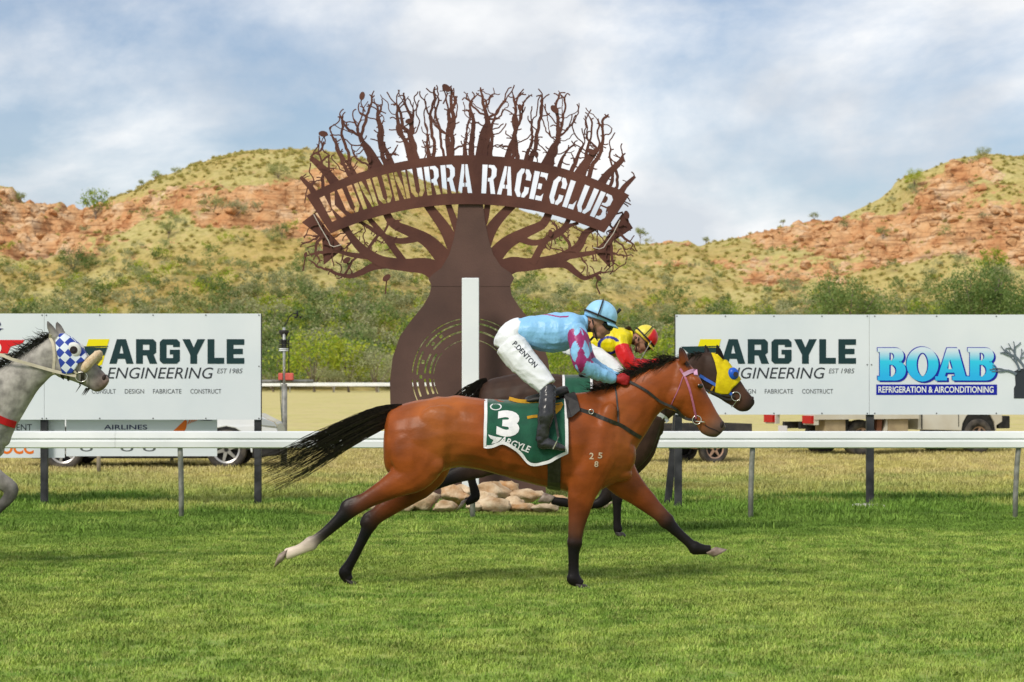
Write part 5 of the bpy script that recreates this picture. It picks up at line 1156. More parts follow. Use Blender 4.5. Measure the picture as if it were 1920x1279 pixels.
# bridle: pink browband and cheek strap, bit ring, dark reins and breastplate
M_PINK = mat('pink_strap', (0.42, 0.13, 0.20), (0.30, 0.09, 0.16), 40, 0.5); M_LILAC = mat('lilac_fleece', (0.50, 0.27, 0.42), (0.6, 0.36, 0.5), 30, 0.9)
strap('browband', b1, [(1279,704),(1292,698),(1305,695)], .030, M_LILAC, root1, 8, .012)
strap('cheek_strap', b1, [(1274,692),(1282,706),(1290,727),(1296,750),(1301,770),(1304,784)], .016, M_PINK, root1, 18, .006)
strap('throat_strap', b1, [(1279,706),(1270,730),(1260,752),(1256,764)], .007, M_PINK, root1, 10, .004)
torus('bit_ring', b1.hit(1306, 786, .012), .034, .0045, M_STEEL, root1)
MB().tube([b1.hit(1304, 788, .014), b1.hit(1318, 790, .02), b1.hit(1320, 791, .012)], .005, 6).build('bit', M_STEEL, root1)
for sd in (-1, 1):
    pts = [b1.hit(1304, 786, .014, sd)] + [b1.hit(x, y, .016, sd) for x, y in ((1285,781),(1262,771),(1235,752),(1210,733))] + [b1.W(1180, 716, sd * .09), b1.W(1166, 711, sd * .08)]
    ribbon(catmull(np.array([p[:] for p in pts]), 30), .02).build('rein', M_LEATHER, root1)
strap('breastplate', b1, [(1085,768),(1110,776),(1140,788),(1165,799),(1188,813),(1200,820)], .03, M_LEATHER, root1, 22, .006); strap('neck_strap', b1, [(1152,720),(1155,745),(1156,772),(1157,793)], .012, M_LEATHER, root1, 12, .005)
torus('strap_ring', b1.hit(1106, 773, .016), .018, .004, M_STEEL, root1)
ring_strap('girth', b1, (1038, 836), (1, 0), .10, M_LEATHER, root1, .008)
# freeze brand
def decal(name, txt, box, body, m, root, rot=0.0, bold=0.0, off=.004, bvh=None, shear=0.0):
    me = text_contours_mesh(txt, 1.0, shear, bold); bm = bmesh.new(); bm.from_mesh(me)
    for _ in range(2): bmesh.ops.subdivide_edges(bm, edges=[e for e in bm.edges if e.calc_length() > .12], cuts=1)
    bmesh.ops.triangulate(bm, faces=bm.faces); bm.to_mesh(me); bm.free()
    vs = np.array([v.co[:] for v in me.vertices]); lo, hi = vs.min(0), vs.max(0); cx, cy, w, h = box; bv = bvh or body.bvh
    for v in me.vertices:
        a = (v.co.x - (lo[0]+hi[0])/2) / (hi[0]-lo[0]) * w; b_ = -(v.co.y - (lo[1]+hi[1])/2) / (hi[1]-lo[1]) * h
        p = body.W(cx + a * math.cos(rot) - b_ * math.sin(rot), cy + a * math.sin(rot) + b_ * math.cos(rot)); q = bv.ray_cast(Vector((p.x, body.Y - 2, p.z)), Vector((0, 1, 0)))
        v.co = (q[0] + Vector((0, -off, 0))) if q[0] is not None else Vector((p.x, body.Y - .3, p.z))
    me.name = name; return link_mesh(name, me, m, root)
M_BRAND = mat('white_brand', (0.50, 0.40, 0.28), rough=.7)
decal('freeze_brand', '2', (1107, 853, 8, 12), b1, M_BRAND, root1, .05, .02); decal('freeze_brand', '5', (1123, 852, 8, 11), b1, M_BRAND, root1, .1, .02); decal('freeze_brand', '8', (1116, 868, 7.5, 11), b1, M_BRAND, root1, .05, .02)
# number cloth
M_CLOTH = mat('green_cloth', (0.006, 0.085, 0.045), (0.004, 0.065, 0.036), 12, 0.75, 0.25, 120, sheen=.2); M_CWHITE = mat('white_cloth', (0.74, 0.73, 0.74), (0.66, 0.66, 0.68), 20, .75, .2, 120); M_GOLD = mat('yellow_pad', (0.62, 0.33, 0.02), (0.50, 0.25, 0.015), 15, .7)
def cloth(body, root, xs, bottoms, tops, m, name='number_cloth', off=.014):
    nu, nv = 30, 18; bx = catmull(np.array(list(zip(xs, bottoms)), float), nu); tx = np.interp(bx[:, 0], [q[0] for q in tops], [q[1] for q in tops]); pts = {}
    lx = catmull(np.array(list(zip(xs, xs)), float), nu)[:, 0]
    vs, fs, edge = [], [], []
    for sd in (-1, 1):
        k0 = len(vs)
        for i in range(nu):
            xt = lx[i]; xb = bx[i][0]
            for j in range(nv):
                t = j / (nv - 1.0); x = xt + (xb - xt) * t; y = tx[i] + 2.0 + (bx[i][1] - tx[i] - 2.0) * t
                if j == 0: h = body.hit(x, y + .5, 0, sd); h = Vector((h.x, body.Y + sd * .004, max(h.z, body.W(x, tx[i]).z) + off))
                else: h = body.hit(x, y, off + .012 * t * (1 + math.sin(i * .9)) * .6, sd)
                vs.append(h)
        for i in range(nu - 1):
            for j in range(nv - 1):
                a = k0 + i * nv + j; q = (a, a + nv, a + nv + 1, a + 1); fs.append(q if sd < 0 else q[::-1])
        edge.append([k0 + i * nv + nv - 1 for i in range(nu)]); edge[-1] = [k0 + j for j in range(nv)] + edge[-1][1:-1] + [k0 + (nu - 1) * nv + j for j in range(nv)][::-1]
    o = mesh(name, vs, fs, m, None, True); bv = BVHTree.FromPolygons(vs, fs); s = o.modifiers.new('t', 'SOLIDIFY'); s.thickness = .004; adopt(o, root)
    return o, bv, [[vs[i] for i in e] for e in edge]
cl1, cbv, edges = cloth(b1, root1, [911, 925, 945, 970, 990, 1005, 1025, 1048, 1060], [835, 834, 828, 842, 861, 867, 862, 852, 846], [(905,752),(950,754),(1000,753),(1065,744)], M_CLOTH)
for e in edges: ribbon([Vector(p) + Vector((0, -.006 if p.y < Y1 else .006, 0)) for p in e], .024, thick=.006).build('cloth_binding', M_CWHITE, cl1)
# the 3, the lettering strip and the round crest on the cloth
decal('number', '3', (953, 793, 42, 48), b1, M_CWHITE, cl1, .06, .06, .008, cbv)
decal('lettering', 'ARGYLE', (966, 831, 58, 13), b1, M_CWHITE, cl1, .36, .02, .008, cbv, .1)
def proj_poly(name, pts, body, bv, m, root, off=.008):
    me_o = flat_mesh(name, [pts], .0, lambda x, y, d: Vector((x, y, d)), m, None); me = me_o.data
    bm = bmesh.new(); bm.from_mesh(me); bmesh.ops.triangulate(bm, faces=bm.faces)
    for _ in range(2): bmesh.ops.subdivide_edges(bm, edges=[e for e in bm.edges if e.calc_length() > 5], cuts=1)
    bmesh.ops.triangulate(bm, faces=bm.faces); bm.to_mesh(me); bm.free()
    for v in me.vertices:
        p = body.W(v.co.x, v.co.y); q = bv.ray_cast(Vector((p.x, body.Y - 2, p.z)), Vector((0, 1, 0))); v.co = (q[0] + Vector((0, -off, 0))) if q[0] is not None else Vector((p.x, body.Y - .28, p.z))
    return adopt(me_o, root)
proj_poly('logo_wing', [(916,813),(930,817),(942,819),(936,825),(930,829),(922,830),(926,823),(920,820)], b1, cbv, M_CWHITE, cl1)
proj_poly('crest', [(919 + 11 + 11 * math.cos(t), 762 + 6.5 * math.sin(t)) for t in [i * .45 for i in range(14)]], b1, cbv, M_CWHITE, cl1)
proj_poly('crest_field', [(919 + 11 + 8.6 * math.cos(t), 762 + 4.8 * math.sin(t)) for t in [i * .45 for i in range(14)]], b1, cbv, M_CLOTH, cl1, .010)
proj_poly('yellow_patch', [(1038,743),(1046,742),(1055,758),(1050,768),(1040,777),(1034,774)], b1, cbv, M_GOLD, cl1)
ribbon([b1.hit(x, y, .024) for x, y in dens([(955,753),(975,757),(1000,757),(1024,754)], 12)], .028, thick=.012).build('saddle_pad_edge', M_GOLD, cl1)
ribbon([cbv.ray_cast(Vector((b1.W(x, y).x, Y1 - 2, b1.W(x, y).z)), Vector((0, 1, 0)))[0] + Vector((0, -.012, 0)) for x, y in ((988,782),(998,780),(1010,779))], .022, thick=.01).build('girth_tab', M_GOLD, cl1)
# saddle
M_SADDLE = mat('saddle_leather', (0.016, 0.015, 0.016), (0.03, 0.028, 0.028), 20, .5, .1)
sad = Body(Y1); sad.limb([(985,752,7,.13,0),(1005,748,9,.15,0),(1030,744,10,.16,0),(1052,736,11,.14,0),(1066,731,9,.09,0)], [BLK]*5)
sad1 = sad.skin('saddle', .012, M_SADDLE, root1, 3)
for sd in (-1, 1):
    vs = []
    for (x, y) in ((1056,738),(1078,741),(1083,757),(1086,772),(1070,783),(1061,785),(1060,762)): h = b1.hit(x, y, .03, sd); vs.append(h)
    n_ = len(vs); mesh('saddle_flap', vs + [v + Vector((0, sd * .012, 0)) for v in vs], [tuple(range(n_)), tuple(range(n_, 2*n_))[::-1]] + [(i, (i+1) % n_, n_ + (i+1) % n_, n_ + i) for i in range(n_)], M_SADDLE, sad1)

# ===== dark horse on the rail side
Y2 = F / 182.6; b2 = Body(Y2); root2 = empty('racehorse', P(1100, 1006, Y2), 'dark brown racehorse in yellow hood with blue eye cup running nearest the rail', 'horse'); root2.location.z = 0
DK = (0.042, 0.022, 0.015); DK2 = (0.020, 0.013, 0.010); DKM = (0.075, 0.035, 0.022)
mp2 = lambda x, y: (352 + .757 * x, 700 + .80 * (y - 745))
b2.slab([(*mp2(a, b), *mp2(c, d), w) for a, b, c, d, w in TRUNK1], [DK]*len(TRUNK1), m=44)
b2.slab([(1150,694,1170,826,.19),(1185,692,1215,812,.165),(1220,687,1243,795,.13),(1255,678,1270,772,.105),(1285,669,1292,752,.09),(1308,663,1308,740,.075),(1322,660,1316,735,.06)], [DK]*7, m=26)
b2.slab([(1322,660,1314,730,.055),(1336,661,1326,736,.085),(1352,667,1338,742,.098),(1368,684,1350,749,.095),(1381,702,1361,756,.08),(1392,719,1372,762,.066),(1402,734,1382,769,.058),(1410,743,1391,772,.056),(1415,751,1401,771,.046),(1415,757,1407,767,.03)], [DK]*4 + [DKM, DKM, DKM, DK2, DK2, DK2], m=34)
b2.ball(1336, 714, 20, 22, .08, 0, DK)
for off, x0, x1 in ((-.055, 1352, 1342), (.055, 1330, 1323)): b2.limb([(x0,674,7,.02,off),(x0*.55+x1*.45,661,6.5,.02,off),(x0*.25+x1*.75,652,4.5,.012,off*1.1),(x1,645,1,.004,off*1.1)], [BLK]*4, n=10)
b2.limb([(960,745,42,.13,-.10),(985,800,40,.13,-.12),(960,845,30,.09,-.13),(905,872,22,.062,-.13),(850,892,15,.045,-.13),(812,908,12,.04,-.13),(785,918,9,.03,-.13),(755,930,8.5,.028,-.13),(738,938,9.5,.032,-.13),(722,946,8,.028,-.13)], [DK]*4 + [BLK]*6, m=44)
b2.limb([(960,750,42,.13,.10),(985,800,40,.13,.12),(965,838,28,.08,.13),(920,852,20,.06,.13),(888,862,13,.045,.13),(880,880,10.5,.036,.13),(885,905,8.5,.028,.13),(890,924,9.5,.032,.13),(890,934,9.5,.034,.13),(880,940,8,.028,.13),(872,943,8.5,.03,.13)], [DK]*3 + [DK2] + [BLK]*7, m=44)
b2.limb([(1205,775,38,.10,-.13),(1190,830,36,.10,-.14),(1172,865,27,.085,-.14),(1163,892,20,.062,-.14),(1158,917,14,.048,-.14),(1156,936,10.5,.04,-.14),(1156,950,8.5,.031,-.14),(1156,975,7.8,.027,-.14),(1157,990,8.8,.032,-.14),(1160,997,8.2,.03,-.14)], [DK]*4 + [DK2] + [BLK]*5, m=40)
b2.limb([(1210,790,38,.10,.12),(1195,845,34,.10,.13),(1170,885,24,.075,.13),(1145,922,16,.052,.13),(1130,941,11.5,.042,.13),(1112,947,9,.034,.13),(1085,946,8,.028,.13),(1062,944,9,.032,.13),(1048,942,8.5,.032,.13),(1034,939,8,.028,.13)], [DK]*3 + [DK2] + [BLK]*6, m=40)
b2.skin('body', .0135, M_DARK, root2, 4, .02, (.009, 6.0, (1.5, 1, .7), False))
hoof(b2, (725,944,-.13), (712,953,-.13), 8.5, 11, .042, M_HOOFD, root2, (-.4, 1)); hoof(b2, (873,942,.13), (860,950,.13), 9, 11.5, .045, M_HOOF, root2, (-.55, 1))
hoof(b2, (1160,996,-.14), (1163,1004,-.14), 8.5, 11, .046, M_HOOFD, root2, (1, .1)); hoof(b2, (1036,939,.13), (1015,933,.13), 9, 11.5, .045, M_HOOF, root2, (-.75, 1))
head_bits(b2, root2, (1362, 700), (1409, 749))
tail(b2, [(915,716,8),(903,722,11),(886,735,13),(866,752,15),(845,775,18),(820,800,20)], 0, 220, 18, .006).build('tail', M_HAIR, root2)
mane(b2, [(1200,692),(1240,681),(1280,669),(1320,659)], 260, 24, (-.8, -.25), 19, .0045).build('mane', M_HAIR, root2)
M_HOODY = mat('yellow_hood', (0.72, 0.56, 0.0), (0.60, 0.45, 0.0), 25, .7, .2, 90); M_CUP = mat('blue_cup', (0.012, 0.09, 0.50), rough=.35); M_BLUESTRAP = mat('blue_strap', (0.03, 0.10, 0.42), rough=.5)
def skin_patch(name, body, outline, m, root, off=.015, cuts=4, sides=(-1, 1)):
    for sd in sides:
        me_o = flat_mesh(name, [outline], 0, lambda x, y, d: Vector((x, y, d)), m, None); me = me_o.data; bm = bmesh.new(); bm.from_mesh(me); bmesh.ops.triangulate(bm, faces=bm.faces)
        for _ in range(cuts): bmesh.ops.subdivide_edges(bm, edges=[e for e in bm.edges if e.calc_length() > 4], cuts=1); bmesh.ops.triangulate(bm, faces=bm.faces)
        bmesh.ops.remove_doubles(bm, verts=bm.verts, dist=.01); bm.to_mesh(me); bm.free()
        for v in me.vertices: v.co = body.hit(v.co.x, v.co.y, off, sd)
        s = me_o.modifiers.new('t', 'SOLIDIFY'); s.thickness = .004; me.polygons.foreach_set('use_smooth', [True] * len(me.polygons)); adopt(me_o, root)
skin_patch('hood', b2, [(1333,664),(1345,664),(1353,674),(1360,677),(1367,685),(1372,692),(1384,708),(1387,713),(1378,722),(1371,728),(1365,738),(1352,738),(1340,734),(1341,718),(1343,700),(1339,680)], M_HOODY, root2)
for sd in (-1, 1):
    h = b2.hit(1371, 701, 0, sd); mb = MB(); rings = []
    for i in range(6):
        q = i / 5.0 * math.pi / 2; rings.append((h + Vector((.01, sd * (.012 + .045 * math.sin(q)), 0)), Vector((.058 * math.cos(q) + .004, 0, 0)), Vector((0, 0, .062 * math.cos(q) + .004))))
    mb.add(*loft(rings, 18)); mb.build('eye_cup', M_CUP, root2, True)
    MB().disc_y((h.x + .035, h.z - .004), .026, h.y + sd * .040, h.y + sd * .062, 14).build('cup_opening', M_EYE, root2)
strap('cheek_strap', b2, [(1310,704),(1330,715),(1350,727),(1371,739)], .03, M_BLUESTRAP, root2, 14, .012); torus('bit_ring', b2.hit(1378, 743, .014), .046, .005, M_STEEL, root2)
MB().tube([b2.hit(1382, 748, .02), b2.hit(1375, 758, .025), b2.W(1370, 763, -.07)], .005, 6).build('bit', M_STEEL, root2); strap('chin_strap', b2, [(1340,737),(1350,742),(1362,748),(1374,748)], .02, M_LEATHER, root2, 10, .008)
strap('throat_strap', b2, [(1338,722),(1332,733),(1328,738)], .02, M_GOLD, root2, 6, .006)
for sd in (-1, 1): ribbon(catmull(np.array([b2.hit(1376, 743, .016, sd)[:], b2.hit(1340, 735, .02, sd)[:], b2.hit(1300, 720, .02, sd)[:], b2.W(1245, 690, sd * .09)[:], b2.W(1212, 683, sd * .07)[:]]), 24), .02).build('rein', M_LEATHER, root2)
strap('breastplate', b2, [(1195,752),(1215,765),(1235,778),(1254,790)], .045, M_CWHITE, root2, 14, .008); ring_strap('girth', b2, (1138, 770), (1, 0), .10, M_LEATHER, root2, .008)
cl2, _, ed2 = cloth(b2, root2, [1056, 1064, 1075, 1088, 1100, 1108], [775, 776, 782, 788, 786, 784], [(1040,706),(1100,706),(1155,698)], M_CLOTH)
for e in ed2: ribbon([Vector(p) + Vector((0, -.006 if p.y < Y2 else .006, 0)) for p in e], .024, thick=.006).build('cloth_binding', M_CWHITE, cl2)
sad = Body(Y2); sad.limb([(1085,703,6,.13,0),(1105,700,7,.15,0),(1125,697,8,.16,0),(1145,690,8,.13,0)], [BLK]*4); sad.skin('saddle', .014, M_SADDLE, root2, 3)

# ===== grey horse entering on the left
Y3 = F / 220.0; b3 = Body(Y3); root3 = empty('racehorse', P(-60, 1068, Y3), 'grey racehorse in blue and white checked hood entering at the left edge', 'horse'); root3.location.z = 0
GR = (0.30, 0.28, 0.255); GR2 = (0.20, 0.185, 0.17); GRD = (0.085, 0.08, 0.075); GRM = (0.17, 0.145, 0.135)
mp3 = lambda x, y: (.917 * x - 1074, 715 + .917 * (y - 737))
b3.slab([(*mp3(a, b), *mp3(c, d), w) for a, b, c, d, w in TRUNK1], [GR]*len(TRUNK1), m=44)
b3.slab([(-95,714,-70,872,.20),(-60,708,-30,858,.185),(-28,700,12,836,.155),(2,688,36,790,.12),(34,668,58,752,.10),(66,648,80,722,.085),(86,634,94,708,.075),(100,628,103,703,.065)], [GR]*8, m=28)
b3.slab([(97,628,96,698,.055),(110,624,108,705,.085),(122,625,121,710,.098),(136,634,134,714,.097),(149,646,144,718,.085),(161,661,153,722,.070),(174,677,163,727,.060),(187,690,171,732,.056),(198,701,180,736,.056),(205,710,192,732,.045),(204,717,198,726,.03)], [GR]*5 + [GR, GR, GRM, GRM, (.30,.19,.15), (.3,.19,.15)], m=36)
b3.ball(118, 684, 22, 26, .085, 0, GR)
for off, tip, bs_ in ((-.05, (89.5,600), (107,634)), (.05, (103,601), (114,630))): b3.limb([(bs_[0],bs_[1],7.5,.022,off),(bs_[0]*.6+tip[0]*.4,bs_[1]*.6+tip[1]*.4,8,.02,off),(bs_[0]*.25+tip[0]*.75,bs_[1]*.25+tip[1]*.75,5,.013,off*1.1),(*tip,1,.004,off*1.1)], [GR, GR2, GRD, GRD], n=10)
def m3(st): return [(*mp3(x, y), r * .917, l, o) for x, y, r, l, o in st]
b3.limb(m3([(775,800,52,.12,-.10),(795,845,50,.12,-.125),(778,885,37,.10,-.135),(742,907,26,.072,-.14),(705,928,18.5,.052,-.14),(675,945,15,.043,-.14),(655,957,15.5,.040,-.14),(612,997,10.5,.028,-.14),(584,1018,13,.034,-.14),(548,1034,11,.032,-.14)]), [GR]*4 + [GR2] + [GRD]*5, m=40)
b3.limb(m3([(782,805,50,.12,.10),(802,860,46,.11,.12),(790,900,34,.085,.13),(755,930,25,.065,.135),(722,955,19,.05,.135),(695,980,14.5,.04,.135),(662,1045,10,.027,.135),(645,1075,12,.034,.135),(655,1093,10.5,.03,.135)]), [GR]*4 + [GR2] + [GRD]*4, m=40)
b3.limb([(-55,780,42,.10,-.13),(-50,830,42,.105,-.145),(-38,868,33,.09,-.145),(-18,886,25,.066,-.145),(4,899,18.5,.05,-.145),(22,909,14.5,.043,-.145),(29,917,13.5,.041,-.145),(24,931,12,.035,-.145),(8,948,10,.028,-.145),(-10,966,10,.03,-.145),(-18,974,11,.033,-.145),(-30,978,9.5,.029,-.145)], [GR]*4 + [GR2, GR2, GRD] + [GRD]*5, m=46)
b3.limb([(-45,790,42,.10,.12),(-45,845,40,.10,.13),(-60,885,28,.08,.14),(-75,925,20,.055,.14),(-88,965,13.5,.042,.14),(-95,1000,10,.03,.14),(-100,1030,9.5,.028,.14),(-99,1046,11,.032,.14),(-90,1056,9.5,.03,.14)], [GR]*3 + [GR2, GRD] + [GRD]*4, m=40)
b3.ball(8, 815, 14, 24, .09, 0, GR)
b3.skin('body', .0125, M_GREY, root3, 4, .02, (.010, 6.0, (1.5, 1, .7), False))
for a, b, sdv, o in (((-29,978),(-40,985),(-.6,1),-.145), ((-92,1055),(-86,1064),(1,.1),.14), (mp3(548,1034), mp3(530,1044), (-.35,1), -.14), (mp3(653,1091), mp3(661,1099), (1,.3), .135)): hoof(b3, (*a, o), (*b, o), 10.5, 13, .044, M_HOOFD, root3, sdv)
head_bits(b3, root3, (142, 657), (196, 709))
M_GMANE = mat('dark_grey_hair', (0.012, 0.011, 0.011), (0.05, 0.045, 0.045), 30, .45)
mane(b3, [(-60,706),(-20,694),(15,676),(50,654),(80,636),(98,626)], 460, 36, (-.7, -.45), 29, .004).build('mane', M_GMANE, root3)
tail(b3, [(*mp3(x, y), h) for x, y, h in ((757,768,11),(728,778,19),(690,793,22),(640,818,25),(590,846,30),(535,876,33))], 0, 160, 28, .006).build('tail', M_GMANE, root3)
m = bpy.data.materials.new('blue_white_checks'); m.use_nodes = True; nt = m.node_tree; g = N(nt, 'ShaderNodeTexCoord'); mm = N(nt, 'ShaderNodeMapping'); mm.inputs['Rotation'].default_value = (0, math.radians(48), 0); L(nt, g.outputs['Object'], mm.inputs[0])
ch = N(nt, 'ShaderNodeTexChecker'); ch.inputs['Scale'].default_value = 16.5; ch.inputs[1].default_value = (0.012, 0.045, 0.33, 1); ch.inputs[2].default_value = (0.66, 0.72, 0.80, 1)
fl = N(nt, 'ShaderNodeVectorMath', operation='MULTIPLY'); fl.inputs[1].default_value = (1, 0, 1); L(nt, mm.outputs[0], fl.inputs[0]); L(nt, fl.outputs[0], ch.inputs[0]); L(nt, ch.outputs[0], nt.nodes['Principled BSDF'].inputs[0]); nt.nodes['Principled BSDF'].inputs['Roughness'].default_value = .7; M_CHECK = m
skin_patch('hood', b3, [(108,634),(113,629),(122,628),(134,635),(146,646),(157,660),(164,670),(160,678),(150,682),(146,690),(140,698),(128,700),(120,698),(116,676),(111,655)], M_CHECK, root3)
M_CUPW = mat('white_cup', (0.70, 0.70, 0.68), (0.6, 0.6, 0.58), 20, .6)
for sd in (-1, 1):
    h = b3.hit(141, 657, .006, sd); rings = [(h + Vector((0, sd * q[0], 0)), Vector((q[1], 0, 0)), Vector((0, 0, q[1] * 1.05))) for q in ((0, .066), (.012, .062), (.022, .050), (.026, .038))]
    mb = MB(); mb.add(*loft(rings, 20)); mb.build('eye_cup', M_CUPW, root3, True); MB().disc_y((h.x + .006, h.z), .033, h.y + sd * .020, h.y + sd * .029, 18).build('cup_opening', M_NOSTRIL, root3); MB().disc_y((h.x + .004, h.z), .016, h.y + sd * .022, h.y + sd * .034, 14).build('cup_lens', M_EYE, root3)
fl_ = Body(Y3); fl_.limb([(160,696,6,.03,-.09),(165,688,8.5,.04,-.10),(172,679,9,.05,-.085),(180,670,8.5,.06,-.04),(183,667,8,.06,.0),(181,670,8.5,.05,.045),(172,680,8.5,.04,.085),(164,690,6,.03,.095)], [BLK]*8); fl_.skin('noseband', .01, mat('tan_fleece', (0.55, 0.40, 0.24), (0.68, 0.55, 0.38), 30, .95, .6, 90), root3, 2)
M_CREAM = mat('cream_rein', (0.60, 0.55, 0.44), (0.5, 0.44, 0.34), 12, .6)
for sd in (-1, 1): ribbon(catmull(np.array([b3.hit(146, 704, .014, sd)[:], b3.hit(112, 696, .02, sd)[:], b3.hit(70, 686, .02, sd)[:], b3.W(30, 674, sd * .14)[:], b3.W(-5, 666, sd * .12)[:], b3.W(-60, 695, sd * .05)[:]]), 30), .026).build('rein', M_CREAM, root3)
strap('head_strap', b3, [(95,628),(104,648),(106,672),(102,700)], .024, M_CREAM, root3, 12, .008); strap('cheek_strap', b3, [(112,650),(124,672),(137,688),(147,700)], .018, M_CREAM, root3, 12, .014); torus('bit_ring', b3.hit(156, 706, .014), .042, .0045, M_STEEL, root3, sx=1.2)
strap('chin_strap', b3, [(118,700),(119,708),(121,712)], .018, M_LEATHER, root3, 6, .010); strap('jaw_strap', b3, [(131,702),(130,709),(129,714)], .016, M_LEATHER, root3, 6, .010); strap('bit_strap', b3, [(158,698),(157,712),(152,722)], .03, M_LEATHER, root3, 8, .010)
hair([[b3.W(x, y, -.05), b3.W(x - 4, y + 6, -.05), b3.W(x - 9, y + 14, -.05)] for x, y in ((168,727),(166,728),(164,727),(170,728),(153,722))], .007).build('strap_ends', M_LEATHER, root3)
M_REDST = mat('red_strap', (0.50, 0.008, 0.012), rough=.6); strap('breastplate', b3, [(-60,762),(-30,772),(0,783),(18,791),(33,797)], .06, M_REDST, root3, 20, .008)
ring_strap('girth', b3, mp3(1038, 836), (1, 0), .10, M_LEATHER, root3, .008)
# ---------------------------------------------------------------- jockeys
M_SILK = col_mat('racing_silk', 0.40, 0.4, 0.07, 6.0, 0.8, 11.0, bdist=.03, stretch=(1, 1, .7)); M_BREECH = col_mat('white_breeches', 0.6, 0.3, 0.05, 5.0, 0.6, 11.0, bdist=.02)
M_SKIN = col_mat('skin', 0.55, 0.3, 0.10, 30.0, 0.05, 80.0); M_BOOT = mat('boot_leather', (0.012, 0.012, 0.014), (0.035, 0.035, 0.04), 8, 0.24, 0.25, 18, spec=.5); M_BLACKSTRAP = mat('black_elastic', (0.012, 0.012, 0.014), rough=.6)
SK = (0.36, 0.185, 0.125); SKD = (0.26, 0.12, 0.08)
def seg_param(p, line):
    """distance along a world polyline of the closest point, and that distance from it"""
    best = (1e9, 0); run = 0.0
    for a, b in zip(line[:-1], line[1:]):
        d = b - a; t = max(0, min(1, (p - a).dot(d) / d.length_squared)); q = (a + d * t - p).length
        if q < best[0]: best = (q, run + t * d.length)
        run += d.length
    return best
def repaint(o, fn):
    me = o.data; at = me.color_attributes['Col']; off = wpos(o)
    for i, v in enumerate(me.vertices):
        c = fn(v.co + off)
        if c is not None: at.data[i].color = (*c, 1)
def hand_lofts(B, wx, wy, kx, ky, off, side, col):
    """fist on a rein: palm, four curled fingers of unequal length, thumb along the top; side = towards the other hand"""
    k = B.k; d = Vector((kx - wx, 0, -(ky - wy))).normalized(); up = Vector((-d.z, 0, d.x)); 
    if up.z < 0: up = -up
    W = B.W(wx, wy, off); px = lambda p: (960 + p.x * F / B.Y, HY + (CH - p.z) * F / B.Y, p.y - B.Y)
    def chain(pts, rs): 
        st = []
        for p, r in zip(pts, rs): x, y, o = px(p); st.append((x, y, r / k, r, o))
        B.limb(st, [col] * len(st), m=3 * len(st), n=10)
    lat = Vector((0, side, 0))
    chain([W - d * .03, W + d * .02, W + d * .055, W + d * .085], [.024, .027, .034, .030])
    for i, (h, ln) in enumerate(((.030, 1.0), (.010, 1.1), (-.011, 1.02), (-.030, .82))):
        b = W + d * .080 + up * h - lat * .012
        chain([b - d * .02, b + d * .022 * ln, b + d * .034 * ln + lat * .022, b + d * .016 + lat * .040 * ln, b - d * .012 + lat * .038], [.0105, .0105, .010, .0095, .008])
    t = W + d * .035 + up * .030 + lat * .012; chain([t, t + d * .03 + up * .014 + lat * .008, t + d * .058 + up * .010 + lat * .010], [.013, .0115, .009])
